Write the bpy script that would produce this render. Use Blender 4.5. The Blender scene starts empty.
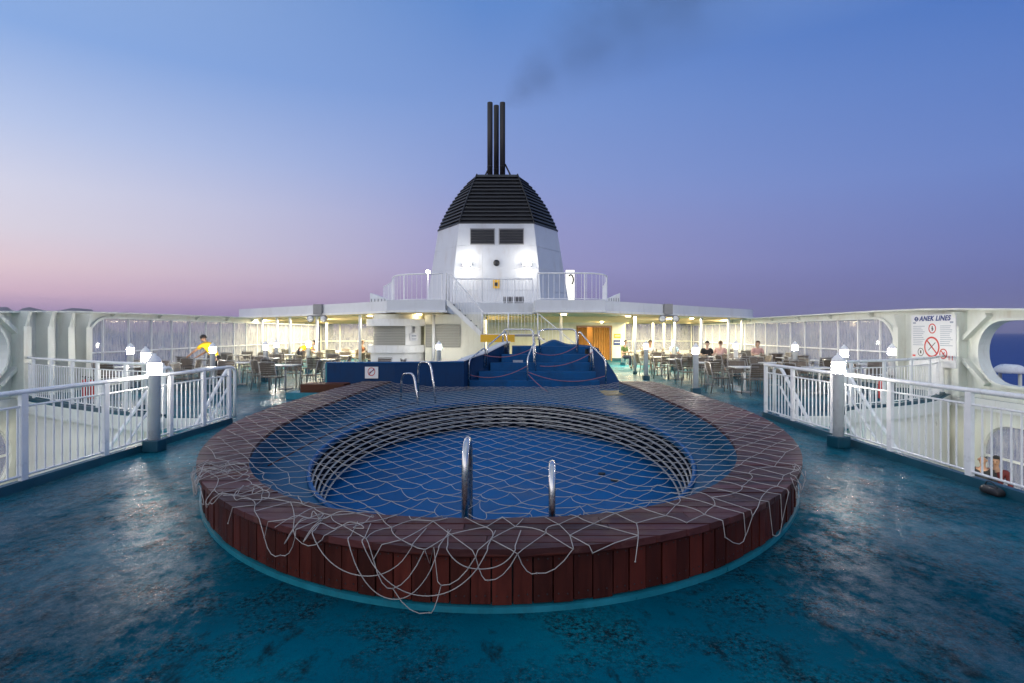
import bpy, bmesh, math, random
from mathutils import Vector, Matrix, noise as mnoise
random.seed(7)
S = bpy.context.scene
COL = S.collection
PI = math.pi
F, H = 569.0, 1.75            # focal length in picture units, eye height

def at(x, y, Z):
    """world point seen at picture position x, y at distance Z"""
    return Vector(((x - 512) * Z / F, Z, H - (y - 332) * Z / F))

# ------------------------------------------------------------------ materials
def new_mat(name):
    m = bpy.data.materials.new(name); m.use_nodes = True
    nt = m.node_tree
    return m, nt, nt.nodes['Principled BSDF']

def N(nt, t, **kw):
    n = nt.nodes.new(t)
    for k, v in kw.items():
        setattr(n, k, v)
    return n

def noise_tex(nt, scale, detail=4, rough=.6, coord='Object', vec=None, stretch=None):
    tc = N(nt, 'ShaderNodeTexCoord')
    out = tc.outputs[coord]
    if stretch:
        mp = N(nt, 'ShaderNodeMapping'); mp.inputs['Scale'].default_value = stretch
        nt.links.new(out, mp.inputs['Vector']); out = mp.outputs[0]
    n = N(nt, 'ShaderNodeTexNoise')
    n.inputs['Scale'].default_value = scale
    n.inputs['Detail'].default_value = detail
    n.inputs['Roughness'].default_value = rough
    nt.links.new(out, n.inputs['Vector'])
    return n.outputs[0]

def ramp(nt, fac, stops):
    r = N(nt, 'ShaderNodeValToRGB')
    e = r.color_ramp.elements
    while len(e) < len(stops):
        e.new(.5)
    for el, (p, c) in zip(e, stops):
        el.position = p
        el.color = (*c, 1) if len(c) == 3 else c
    nt.links.new(fac, r.inputs[0])
    return r.outputs[0]

def mixc(nt, fac, a, b, mode='MIX'):
    m = N(nt, 'ShaderNodeMix', data_type='RGBA', blend_type=mode)
    for s, v in ((m.inputs[0], fac), (m.inputs[6], a), (m.inputs[7], b)):
        if hasattr(v, 'links'):
            nt.links.new(v, s)
        else:
            s.default_value = v if isinstance(v, (int, float)) else (*v, 1)
    return m.outputs[2]

def mapr(nt, v, a, b, c, d):
    m = N(nt, 'ShaderNodeMapRange')
    nt.links.new(v, m.inputs[0])
    for i, q in enumerate((a, b, c, d)):
        m.inputs[i + 1].default_value = q
    return m.outputs[0]

def bump(nt, bs, h, strength, dist=.01):
    b = N(nt, 'ShaderNodeBump')
    b.inputs['Strength'].default_value = strength
    b.inputs['Distance'].default_value = dist
    nt.links.new(h, b.inputs['Height'])
    nt.links.new(b.outputs[0], bs.inputs['Normal'])

def paint(name, c, rough=.4, var=.15, scale=3, metal=0, dirt=None, bmp=.0, spec=.5):
    """painted or plain surface with uneven tone, gloss and dirt"""
    m, nt, bs = new_mat(name)
    n = noise_tex(nt, scale, 6)
    lo = tuple(v * (1 - var) for v in c); hi = tuple(min(1, v * (1 + var * .6)) for v in c)
    col = ramp(nt, n, [(.3, lo), (.7, hi)])
    if dirt:
        n2 = noise_tex(nt, scale * 2.3, 8, .7, stretch=(1, 1, .25))
        f = mapr(nt, n2, .52, .75, 0, .55)
        col = mixc(nt, f, col, dirt)
    nt.links.new(col, bs.inputs['Base Color'])
    r = mapr(nt, n, .3, .7, max(.05, rough - .1), min(1, rough + .12))
    nt.links.new(r, bs.inputs['Roughness'])
    bs.inputs['Metallic'].default_value = metal
    bs.inputs['Specular IOR Level'].default_value = spec
    if bmp:
        bump(nt, bs, noise_tex(nt, 60, 3), bmp)
    return m

def emis(name, c, s):
    m, nt, bs = new_mat(name)
    bs.inputs['Base Color'].default_value = (.8, .8, .8, 1)
    bs.inputs['Emission Color'].default_value = (*c, 1)
    bs.inputs['Emission Strength'].default_value = s
    return m

M = {}
WHITE = (.78, .79, .78)
M['white'] = paint('white_paint', WHITE, .35, .06, 2, dirt=(.55, .5, .42))
M['rail'] = paint('rail_paint', (.86, .86, .87), .32, .07, 5, dirt=(.6, .56, .5))
M['bulwark'] = paint('bulwark_paint', (.76, .78, .72), .45, .09, 1.2, dirt=(.48, .42, .32))
M['cream'] = paint('cream_paint', (.78, .77, .66), .45, .06, 1.5, dirt=(.55, .5, .38))
M['casing'] = paint('funnel_white_paint', (.57, .59, .63), .5, .08, .6, dirt=(.42, .37, .33))
M['fascia'] = paint('fascia_paint', (.66, .68, .72), .5, .06, 1.0, dirt=(.5, .5, .5))
M['ceil'] = paint('ceiling_paint', (.90, .74, .42), .5, .05, 2)
M['teal'] = paint('teal_paint', (.012, .19, .26), .35, .25, 4, dirt=(.02, .06, .08))
M['tealdark'] = paint('dark_teal_paint', (.006, .07, .11), .4, .25, 4)
M['blue'] = paint('pool_blue_paint', (.0008, .078, .175), .5, .2, 1.1, dirt=(.003, .036, .070), spec=.15)
M['bluestep'] = paint('step_blue_paint', (.0008, .066, .205), .6, .22, 2.5, dirt=(.002, .03, .09), spec=.2)
M['bluewall'] = paint('wall_blue_paint', (.0008, .030, .105), .55, .15, 2.5, dirt=(.003, .015, .05), spec=.2)
M['basin'] = paint('basin_blue_paint', (.0005, .095, .29), .5, .2, 1.4, dirt=(.001, .040, .13), spec=.08)
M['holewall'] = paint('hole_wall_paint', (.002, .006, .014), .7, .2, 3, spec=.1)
M['steel'] = paint('stainless_steel', (.62, .62, .63), .22, .08, 8, metal=1)
M['bar'] = paint('dull_steel', (.52, .51, .48), .4, .15, 8, metal=.8)
M['black'] = paint('funnel_black', (.011, .012, .016), .5, .3, 1.2, dirt=(.03, .028, .026))
M['pipe'] = paint('exhaust_black', (.018, .016, .016), .5, .35, 1.5, dirt=(.05, .035, .03))
M['slatedge'] = paint('slat_edge', (.05, .055, .065), .5, .2, 2)
M['dark'] = paint('dark_plastic', (.02, .02, .024), .5, .2, 6)
M['grey'] = paint('grey_metal', (.25, .25, .26), .45, .1, 5)
M['shutter'] = None
M['net'] = paint('net_cord', (.42, .40, .39), .9, .25, 9, spec=.15)
M['ropep'] = paint('pink_rope', (.28, .12, .17), .85, .25, 12)
M['slat'] = paint('chair_slat', (.105, .082, .065), .5, .2, 9)
M['alu'] = paint('chair_frame', (.30, .29, .28), .38, .08, 9, metal=.5)
M['top'] = paint('table_top', (.62, .62, .60), .35, .08, 6)
M['yellow'] = paint('yellow_paint', (.75, .42, .02), .4, .1, 3)
M['curtain'] = paint('orange_curtain', (.55, .29, .08), .8, .15, 4)
M['doordark'] = paint('door_frame_paint', (.30, .17, .05), .5, .2, 4)
M['red'] = paint('red_paint', (.55, .02, .02), .35, .12, 5)
M['skin'] = paint('skin', (.42, .24, .16), .5, .08, 20)
M['skin2'] = paint('skin_fair', (.58, .38, .29), .5, .08, 20)
M['hairb'] = paint('hair_black', (.012, .010, .009), .6, .2, 30)
M['hairbr'] = paint('hair_brown', (.09, .045, .02), .6, .2, 30)
M['shoe'] = paint('shoe', (.02, .02, .02), .5, .1, 30)
for k, c in dict(yellow=(.80, .46, .01), black=(.02, .02, .023), pink=(.62, .38, .36), pale=(.38, .52, .62), white=(.72, .72, .7),
                 green=(.12, .20, .07), brown=(.26, .10, .05), redj=(.13, .02, .022), navy=(.02, .03, .07), khaki=(.3, .25, .16)).items():
    M['cl_' + k] = paint('cloth_' + k, c, .85, .15, 14)
M['lamp'] = emis('lamp_glow', (1, .93, .80), 170)
M['flood'] = emis('flood_glow', (1, .96, .86), 60)
M['down'] = emis('downlight_glow', (1, .84, .52), 14)
M['strip'] = emis('strip_light_glow', (1, .95, .82), 9)
M['litsign'] = emis('lit_panel_glow', (1, .95, .78), 1.3)
M['hull'] = paint('lower_cream', (.74, .72, .62), .5, .05, 1.2, dirt=(.55, .5, .4))
M['paper'] = paint('notice_paper', (.72, .73, .75), .5, .04, 3)
M['ink'] = paint('notice_ink', (.30, .34, .42), .6, .1, 30)
M['inkblue'] = paint('ink_blue', (.02, .05, .22), .5, .1, 10)
M['ochre'] = paint('ochre_plate', (.36, .26, .09), .6, .25, 8)
M['hill'] = paint('hill_forest', (.035, .045, .06), .9, .2, .002)

def deck_mat():
    m, nt, bs = new_mat('wet_teal_deck_paint')
    big = noise_tex(nt, .42, 5, .6)
    mid = noise_tex(nt, 1.7, 8, .68)
    fine = noise_tex(nt, 26, 6, .75)
    col = ramp(nt, big, [(.36, (.0002, .058, .096)), (.5, (.0003, .098, .155)), (.64, (.0004, .155, .215))])
    wear = mapr(nt, mid, .44, .58, 0, .95)
    mm = N(nt, 'ShaderNodeMath', operation='MULTIPLY'); nt.links.new(wear, mm.inputs[0])
    nt.links.new(mapr(nt, fine, .42, .58, .0, 1), mm.inputs[1])
    col = mixc(nt, mm.outputs[0], col, (.003, .014, .022))
    grime = noise_tex(nt, 3.1, 10, .72, stretch=(1.6, .7, 1))
    g2 = mapr(nt, grime, .55, .66, 0, .85)
    col = mixc(nt, g2, col, (.006, .016, .022))
    pale = noise_tex(nt, 60, 4, .8)
    p2 = N(nt, 'ShaderNodeMath', operation='MULTIPLY')
    nt.links.new(mapr(nt, pale, .54, .66, 0, .6), p2.inputs[0]); nt.links.new(wear, p2.inputs[1])
    col = mixc(nt, p2.outputs[0], col, (.10, .15, .17))
    nt.links.new(col, bs.inputs['Base Color'])
    # wet film lies in irregular patches, mostly along the walkways beside the pool
    tc = N(nt, 'ShaderNodeTexCoord'); sp = N(nt, 'ShaderNodeSeparateXYZ'); nt.links.new(tc.outputs['Object'], sp.inputs[0])
    ab = N(nt, 'ShaderNodeMath', operation='ABSOLUTE'); nt.links.new(sp.outputs[0], ab.inputs[0])
    walk = mapr(nt, ab.outputs[0], 1.2, 3.4, 0, .30)
    ro = noise_tex(nt, .75, 8, .68, stretch=(1.2, .6, 1))
    smear = N(nt, 'ShaderNodeMath', operation='MULTIPLY_ADD'); nt.links.new(noise_tex(nt, 7.5, 10, .82, stretch=(1.1, .8, 1)), smear.inputs[0])
    smear.inputs[1].default_value = 1.25; smear.inputs[2].default_value = -.625
    ws0 = N(nt, 'ShaderNodeMath', operation='ADD'); nt.links.new(ro, ws0.inputs[0]); nt.links.new(smear.outputs[0], ws0.inputs[1])
    wsum = N(nt, 'ShaderNodeMath', operation='ADD'); nt.links.new(ws0.outputs[0], wsum.inputs[0]); nt.links.new(walk, wsum.inputs[1])
    wet = mapr(nt, wsum.outputs[0], .62, 1.02, .02, .95)
    nt.links.new(mapr(nt, wet, 0, 1, .55, .30), bs.inputs['Roughness'])
    nt.links.new(mapr(nt, wet, 0, 1, .0, .10), bs.inputs['Specular IOR Level'])
    ad = N(nt, 'ShaderNodeMath', operation='ADD')
    nt.links.new(noise_tex(nt, 55, 4, .8), ad.inputs[0]); nt.links.new(noise_tex(nt, 13, 4, .7), ad.inputs[1])
    bump(nt, bs, ad.outputs[0], .6, .012)
    # thin water glaze with its own finer ripple
    gl = N(nt, 'ShaderNodeBump'); gl.inputs['Strength'].default_value = .5; gl.inputs['Distance'].default_value = .006
    nt.links.new(noise_tex(nt, 42, 6, .8), gl.inputs['Height'])
    nt.links.new(gl.outputs[0], bs.inputs['Coat Normal'])
    cw = N(nt, 'ShaderNodeMath', operation='MULTIPLY'); nt.links.new(wet, cw.inputs[0]); nt.links.new(mapr(nt, noise_tex(nt, 26, 6, .9), .45, .56, .0, 1.1), cw.inputs[1])
    nt.links.new(cw.outputs[0], bs.inputs['Coat Weight']); bs.inputs['Coat Roughness'].default_value = .13
    return m
M['deck'] = deck_mat()

def wood_mat(name, lo, hi, rough=.45, stretch=(1, 1, .12), worn=None):
    m, nt, bs = new_mat(name)
    at_ = N(nt, 'ShaderNodeAttribute', attribute_name='tone')
    n = noise_tex(nt, 22, 6, .65, stretch=stretch)
    c = ramp(nt, n, [(.25, lo), (.75, hi)])
    c = mixc(nt, .8, c, mixc(nt, at_.outputs['Fac'], (.35, .35, .35), (1.35, 1.3, 1.3)), 'MULTIPLY')
    stain = mapr(nt, noise_tex(nt, 1.3, 7, .7), .5, .72, 0, .6)
    c = mixc(nt, stain, c, tuple(v * .35 for v in lo))
    if worn:
        w = mapr(nt, noise_tex(nt, 2.1, 8, .7), .56, .7, 0, .75)
        c = mixc(nt, w, c, worn)
    nt.links.new(c, bs.inputs['Base Color'])
    nt.links.new(mapr(nt, n, .3, .7, rough - .12, rough + .15), bs.inputs['Roughness'])
    bump(nt, bs, n, .25, .004)
    bs.inputs['Specular IOR Level'].default_value = .22
    return m
M['clad'] = wood_mat('mahogany_cladding', (.042, .007, .005), (.105, .019, .012), .55, worn=(.085, .034, .024))
M['cap'] = wood_mat('worn_mahogany_top', (.046, .013, .014), (.105, .034, .034), .5, (.12, 1, 1), worn=(.15, .085, .07))
M['stepwood'] = wood_mat('brown_step_wood', (.10, .03, .015), (.17, .06, .03), .5, (.12, 1, 1))

def shutter_mat():
    m, nt, bs = new_mat('roller_shutter')
    tc = N(nt, 'ShaderNodeTexCoord'); w = N(nt, 'ShaderNodeTexWave', bands_direction='Z')
    w.inputs['Scale'].default_value = 5
    nt.links.new(tc.outputs['Object'], w.inputs['Vector'])
    c = ramp(nt, w.outputs[0], [(0, (.25, .25, .22)), (1, (.36, .36, .32))])
    nt.links.new(c, bs.inputs['Base Color']); bs.inputs['Roughness'].default_value = .5
    bump(nt, bs, w.outputs[0], .5, .02)
    return m
M['shutter'] = shutter_mat()

def glass_mat(name, tint, haze):
    """thin pane: clear, mirror-like at a slant, slightly salted"""
    m, nt, bs = new_mat(name)
    nt.nodes.remove(bs)
    out = nt.nodes['Material Output']
    tr = N(nt, 'ShaderNodeBsdfTransparent'); tr.inputs[0].default_value = (*tint, 1)
    gl = N(nt, 'ShaderNodeBsdfGlossy'); gl.inputs['Roughness'].default_value = .04
    df = N(nt, 'ShaderNodeBsdfDiffuse'); df.inputs[0].default_value = (.7, .7, .72, 1)
    fr = N(nt, 'ShaderNodeMath', operation='MULTIPLY_ADD'); lw = N(nt, 'ShaderNodeLayerWeight'); lw.inputs[0].default_value = .5
    pw = N(nt, 'ShaderNodeMath', operation='POWER'); nt.links.new(lw.outputs['Facing'], pw.inputs[0]); pw.inputs[1].default_value = 5
    nt.links.new(pw.outputs[0], fr.inputs[0]); fr.inputs[1].default_value = .45; fr.inputs[2].default_value = .03
    m1 = N(nt, 'ShaderNodeMixShader'); m2 = N(nt, 'ShaderNodeMixShader')
    nt.links.new(fr.outputs[0], m1.inputs[0]); nt.links.new(tr.outputs[0], m1.inputs[1]); nt.links.new(gl.outputs[0], m1.inputs[2])
    salt = noise_tex(nt, 6, 6, .7, stretch=(1, 3, .35))
    nt.links.new(mapr(nt, salt, .35, .75, haze * .3, haze), m2.inputs[0])
    nt.links.new(m1.outputs[0], m2.inputs[1]); nt.links.new(df.outputs[0], m2.inputs[2])
    nt.links.new(m2.outputs[0], out.inputs[0])
    return m
M['glass'] = glass_mat('screen_glass', (.95, .96, .97), .62)
M['frost'] = glass_mat('salted_glass', (.92, .93, .94), .55)

def sea_mat():
    m, nt, bs = new_mat('sea_water')
    bs.inputs['Base Color'].default_value = (.012, .05, .22, 1)
    bs.inputs['Roughness'].default_value = .5
    bs.inputs['Specular IOR Level'].default_value = .12
    bump(nt, bs, noise_tex(nt, .12, 6, .6), .9, 2.0)
    return m
M['sea'] = sea_mat()

# ------------------------------------------------------------------ mesh helpers
class MB:
    def __init__(s):
        s.bm = bmesh.new()
        s.tone = s.bm.faces.layers.float.new('tone')
    def _tone(s, fs, t):
        for f in fs:
            f[s.tone] = t
    def box(s, x0, x1, y0, y1, z0, z1, mi=0, tone=.5):
        v = [s.bm.verts.new((x, y, z)) for z in (z0, z1) for (x, y) in ((x0, y0), (x1, y0), (x1, y1), (x0, y1))]
        q = [(3, 2, 1, 0), (4, 5, 6, 7), (0, 1, 5, 4), (1, 2, 6, 5), (2, 3, 7, 6), (3, 0, 4, 7)]
        fs = [s.bm.faces.new([v[i] for i in a]) for a in q]
        for f in fs: f.material_index = mi
        s._tone(fs, tone)
        return v
    def prism(s, poly, z0, z1, mi=0, tone=.5):
        """upright prism over a counter-clockwise plan outline"""
        a = [s.bm.verts.new((p[0], p[1], z0)) for p in poly]
        b = [s.bm.verts.new((p[0], p[1], z1)) for p in poly]
        n = len(poly)
        fs = [s.bm.faces.new(a[::-1]), s.bm.faces.new(b)]
        for i in range(n):
            fs.append(s.bm.faces.new((a[i], a[(i + 1) % n], b[(i + 1) % n], b[i])))
        for f in fs: f.material_index = mi
        s._tone(fs, tone)
        return fs
    def loft(s, rings, closed=True, cap0=False, cap1=False, mi=0, smooth=False):
        rs = [[s.bm.verts.new(p) for p in r] for r in rings]
        n = len(rs[0]); fs = []
        for a, b in zip(rs, rs[1:]):
            for i in range(n if closed else n - 1):
                j = (i + 1) % n
                fs.append(s.bm.faces.new((a[i], a[j], b[j], b[i])))
        if cap0: fs.append(s.bm.faces.new(rs[0][::-1]))
        if cap1: fs.append(s.bm.faces.new(rs[-1]))
        for f in fs:
            f.material_index = mi; f.smooth = smooth
        s._tone(fs, .5)
        return fs
    def tube(s, pts, r, sides=8, mi=0, closed=False, cap=True, smooth=True):
        pts = [Vector(p) for p in pts]
        n = len(pts); rings = []
        up = Vector((0, 0, 1)); prev = None
        for i, p in enumerate(pts):
            if closed:
                t = (pts[(i + 1) % n] - pts[i - 1])
            else:
                t = pts[min(i + 1, n - 1)] - pts[max(i - 1, 0)]
            if t.length < 1e-9: t = Vector((0, 0, 1))
            t.normalize()
            if prev is None:
                a = t.cross(up)
                if a.length < .05: a = t.cross(Vector((1, 0, 0)))
            else:
                a = prev - t * prev.dot(t)
                if a.length < 1e-5: a = t.cross(up)
            a.normalize(); prev = a
            b = t.cross(a)
            rr = r[i] if isinstance(r, (list, tuple)) else r
            rings.append([p + (a * math.cos(2 * PI * k / sides) + b * math.sin(2 * PI * k / sides)) * rr for k in range(sides)])
        if closed: rings.append(rings[0])
        return s.loft(rings, True, cap and not closed, cap and not closed, mi, smooth)
    def lathe(s, prof, c=(0, 0, 0), sides=16, mi=0, smooth=True, cap=True):
        rings = [[(c[0] + r * math.cos(2 * PI * k / sides), c[1] + r * math.sin(2 * PI * k / sides), c[2] + z) for k in range(sides)] for r, z in prof]
        return s.loft(rings, True, cap, cap, mi, smooth)
    def ball(s, c, r, mi=0, seg=12, scale=(1, 1, 1)):
        g = bmesh.ops.create_uvsphere(s.bm, u_segments=seg, v_segments=max(6, seg // 2 + 2), radius=r,
                                      matrix=Matrix.Translation(c) @ Matrix.Diagonal((*scale, 1)))
        for v in g['verts']:
            for f in v.link_faces:
                f.smooth = True; f.material_index = mi
    def build(s, name, mats, parent=None, bevel=0, loc=None):
        me = bpy.data.meshes.new(name)
        bmesh.ops.recalc_face_normals(s.bm, faces=s.bm.faces)
        s.bm.to_mesh(me); s.bm.free()
        for m in (mats if isinstance(mats, (list, tuple)) else [mats]):
            me.materials.append(m)
        o = bpy.data.objects.new(name, me); COL.objects.link(o)
        if parent: o.parent = parent
        if loc: o.location = loc
        if bevel:
            b = o.modifiers.new('soft_edges', 'BEVEL'); b.width = bevel; b.segments = 2; b.limit_method = 'ANGLE'
        return o

def tag(o, label=None, cat=None, group=None, kind=None):
    if label: o['label'] = label
    if cat: o['category'] = cat
    if group: o['group'] = group
    if kind: o['kind'] = kind
    return o

def thing(name, label, cat, loc=(0, 0, 0), rz=0, group=None):
    o = bpy.data.objects.new(name, None); COL.objects.link(o)
    o.location = loc; o.rotation_euler = (0, 0, rz); o.empty_display_size = .2
    return tag(o, label, cat, group)

def link_copy(src, parent, loc=None, rz=None):
    c = src.copy(); COL.objects.link(c); c.parent = parent
    if loc is not None: c.location = loc
    if rz is not None: c.rotation_euler = (0, 0, rz)
    return c

def copy_tree(o, parent=None):
    kids = list(o.children)
    c = o.copy(); COL.objects.link(c); c.parent = parent
    for ch in kids: copy_tree(ch, c)
    return c

def flat_fill(outer, holes, z=0.0):
    """bmesh of a flat sheet (x, y) with holes"""
    bm = bmesh.new(); edges = []
    for loop in [outer] + holes:
        vs = [bm.verts.new((p[0], p[1], z)) for p in loop]
        for i in range(len(vs)):
            edges.append(bm.edges.new((vs[i], vs[(i + 1) % len(vs)])))
    bmesh.ops.triangle_fill(bm, use_beauty=True, use_dissolve=False, edges=edges)
    return bm

def plate(name, outer, holes, thick, mat, parent, matrix):
    """flat plate with holes, given thickness, then placed by a matrix"""
    bm = flat_fill(outer, holes)
    bmesh.ops.recalc_face_normals(bm, faces=bm.faces)
    g = bmesh.ops.extrude_face_region(bm, geom=list(bm.faces))
    vs = [e for e in g['geom'] if isinstance(e, bmesh.types.BMVert)]
    bmesh.ops.translate(bm, verts=vs, vec=(0, 0, thick))
    bmesh.ops.recalc_face_normals(bm, faces=bm.faces)
    bm.transform(matrix)
    me = bpy.data.meshes.new(name); bm.to_mesh(me); bm.free()
    me.materials.append(mat)
    o = bpy.data.objects.new(name, me); COL.objects.link(o); o.parent = parent
    return o

def round_rect(x0, x1, y0, y1, r, n=8):
    out = []
    for cx, cy, a in ((x1 - r, y1 - r, 0), (x0 + r, y1 - r, 90), (x0 + r, y0 + r, 180), (x1 - r, y0 + r, 270)):
        for k in range(n + 1):
            t = math.radians(a + 90 * k / n)
            out.append((cx + r * math.cos(t), cy + r * math.sin(t)))
    return out

def arc_pts(pts, n=6):
    """Catmull-Rom through plan points"""
    P = [Vector((p[0], p[1], p[2] if len(p) > 2 else 0)) for p in pts]
    P = [P[0] * 2 - P[1]] + P + [P[-1] * 2 - P[-2]]
    out = []
    for i in range(1, len(P) - 2):
        a, b, c, d = P[i - 1:i + 3]
        for k in range(n):
            t = k / n
            out.append(.5 * ((2 * b) + (c - a) * t + (2 * a - 5 * b + 4 * c - d) * t * t + (3 * b - a - 3 * c + d) * t ** 3))
    out.append(P[-2])
    return out

# ------------------------------------------------------------------ camera
cam = bpy.data.cameras.new('camera'); camo = bpy.data.objects.new('camera', cam); COL.objects.link(camo)
camo.location = (0, 0, H); camo.rotation_euler = (PI / 2, 0, 0)
cam.lens = 20; cam.sensor_width = 36; cam.shift_y = -9.5 / 1024
cam.clip_start = .1; cam.clip_end = 60000
S.camera = camo

# ------------------------------------------------------------------ sky and light
def sky():
    w = bpy.data.worlds.new('World'); S.world = w; w.use_nodes = True
    nt = w.node_tree; bg = nt.nodes['Background']
    tc = N(nt, 'ShaderNodeTexCoord'); sp = N(nt, 'ShaderNodeSeparateXYZ')
    nt.links.new(tc.outputs['Generated'], sp.inputs[0])
    def math_(op, a, b=None):
        m = N(nt, 'ShaderNodeMath', operation=op)
        for i, v in enumerate((a, b)):
            if v is None: continue
            if hasattr(v, 'links'): nt.links.new(v, m.inputs[i])
            else: m.inputs[i].default_value = v
        return m.outputs[0]
    el = math_('DIVIDE', math_('ARCSINE', sp.outputs[2]), PI / 2)           # 0 horizon, 1 zenith
    x, y = sp.outputs[0], sp.outputs[1]
    hyp = math_('SQRT', math_('ADD', math_('MULTIPLY', x, x), math_('MULTIPLY', y, y)))
    az = math_('DIVIDE', x, math_('MAXIMUM', hyp, 1e-4))                  # -1 sunset side, 1 dark side
    def lin(r, g, b):
        f = lambda v: (v / 255 / 12.92) if v <= 10 else ((v / 255 + .055) / 1.055) ** 2.4
        return (f(r), f(g), f(b))
    D = 1 / 90
    top = [(42 * D, lin(150, 172, 205)), (1, lin(185, 195, 205))]  # unseen upper sky, brightened to raise the ambient light
    warm = ramp(nt, el, [(0, lin(160, 132, 178)), (1.6 * D, lin(184, 150, 190)), (3.1 * D, lin(224, 188, 205)), (5.2 * D, lin(231, 206, 214)), (8 * D, lin(220, 213, 226)),
                         (11.2 * D, lin(211, 212, 231)), (16 * D, lin(180, 196, 231)), (22.5 * D, lin(134, 168, 222))] + top)
    midc = ramp(nt, el, [(0, lin(108, 98, 152)), (1.6 * D, lin(126, 115, 165)), (3.2 * D, lin(140, 130, 176)), (6.5 * D, lin(154, 150, 196)), (10 * D, lin(150, 152, 200)),
                         (15 * D, lin(136, 154, 208)), (21 * D, lin(122, 150, 208)), (30 * D, lin(92, 134, 200))] + top)
    cool = ramp(nt, el, [(0, lin(60, 74, 136)), (1.4 * D, lin(76, 86, 148)), (2.6 * D, lin(90, 98, 158)), (6 * D, lin(100, 114, 176)), (13 * D, lin(100, 128, 194)),
                         (20 * D, lin(86, 122, 192)), (25 * D, lin(72, 114, 188))] + top)
    f1 = mapr(nt, az, -.67, -.05, 0, 1); f2 = mapr(nt, az, -.05, .70, 0, 1)
    c = mixc(nt, f2, mixc(nt, f1, warm, midc), cool)
    cl = noise_tex(nt, 5, 5, .6, 'Generated', stretch=(1, 1, 14))
    cf = math_('MULTIPLY', mapr(nt, cl, .55, .75, 0, .35), mapr(nt, el, 1.2 * D, 5 * D, 1, 0))
    c = mixc(nt, cf, c, lin(128, 108, 160))
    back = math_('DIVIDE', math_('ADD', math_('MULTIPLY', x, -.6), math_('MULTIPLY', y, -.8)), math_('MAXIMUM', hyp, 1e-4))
    fill_glow = math_('MULTIPLY', mapr(nt, back, -.1, .8, 0, 1), mapr(nt, el, 5 * D, 50 * D, 1, .1))
    c = mixc(nt, fill_glow, c, (1.8, 1.75, 1.75))  # bright sky behind the camera, added to lift surfaces that face it
    nis = N(nt, 'ShaderNodeTexSky', sky_type='NISHITA'); nis.sun_disc = False
    nis.sun_elevation = math.radians(1.0); nis.sun_rotation = math.radians(-75)
    c = mixc(nt, 1.0, c, mixc(nt, 1.0, nis.outputs[0], (.0025, .0025, .0025), 'MULTIPLY'), 'ADD')
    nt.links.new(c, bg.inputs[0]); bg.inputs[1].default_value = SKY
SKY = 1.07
sky()
sun = bpy.data.lights.new('sun', 'SUN'); so = bpy.data.objects.new('sun', sun); COL.objects.link(so)
sun.energy = .12; sun.angle = math.radians(25); sun.color = (1, .66, .62)
so.rotation_euler = Vector((-.95, .28, .10)).to_track_quat('Z', 'Y').to_euler()

def lamp(name, loc, power, color=(1, .9, .72), kind='POINT', size=.15, rot=None, sy=None):
    l = bpy.data.lights.new(name, kind); l.energy = power; l.color = color
    if kind == 'POINT': l.shadow_soft_size = size
    if kind == 'AREA':
        l.shape = 'RECTANGLE'; l.size = size; l.size_y = sy or size
    if kind == 'SPOT':
        l.shadow_soft_size = size; l.spot_size = math.radians(120); l.spot_blend = .8
    o = bpy.data.objects.new(name, l); COL.objects.link(o); o.location = loc
    if rot: o.rotation_euler = rot
    return o

S.view_settings.view_transform = 'Standard'; S.view_settings.look = 'None'
S.view_settings.exposure = 0; S.view_settings.gamma = 1; S.view_settings.use_curve_mapping = False
S.cycles.use_denoising = True
S.cycles.max_bounces = 7; S.cycles.diffuse_bounces = 3; S.cycles.glossy_bounces = 3; S.cycles.transparent_max_bounces = 24
S.cycles.caustics_reflective = False; S.cycles.caustics_refractive = False
S.cycles.sample_clamp_indirect = 6; S.cycles.volume_step_rate = 2

# ------------------------------------------------------------------ layout numbers
LX, RX = -13.2, 12.4                     # inside faces of the side bulwarks
CX, CY, A, B = -.13, 10.5, 4.12, 6.95    # outer outline of the pool surround
YB = 15.45                               # where the surround stops at the back
BB, IBB = 14.5, 12.5
def xo(y, a=A, b=B):
    bb = b if y < CY else b + BB - B
    return a * math.sqrt(max(0, 1 - ((y - CY) / bb) ** 2))
def ysc(s_, b=B):
    return b if s_ < 0 else b + BB - B
def kout(x, y, e=.05):
    return math.hypot((x - CX) / (A + e), (y - CY) / ((B if y < CY else BB) + e))
ICX, IA, IB, IN = -.2, 3.25, 6.4, 2.4
def xi(y):
    t = abs((y - CY) / (IB if y < CY else IBB))
    return 0 if t >= 1 else IA * (1 - t ** IN) ** (1 / IN)
HX, HY, HA, HB = -.12, 8.9, 2.58, 4.5    # the basin hole
RIM, PLAT, FLOOR = .41, .10, -.50

def ell(cx, cy, a, b, n=96, t0=0, t1=2 * PI):
    full = abs(t1 - t0 - 2 * PI) < 1e-6
    return [(cx + a * math.cos(t0 + (t1 - t0) * k / (n if full else n - 1)), cy + b * math.sin(t0 + (t1 - t0) * k / (n if full else n - 1))) for k in range(n)]

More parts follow.
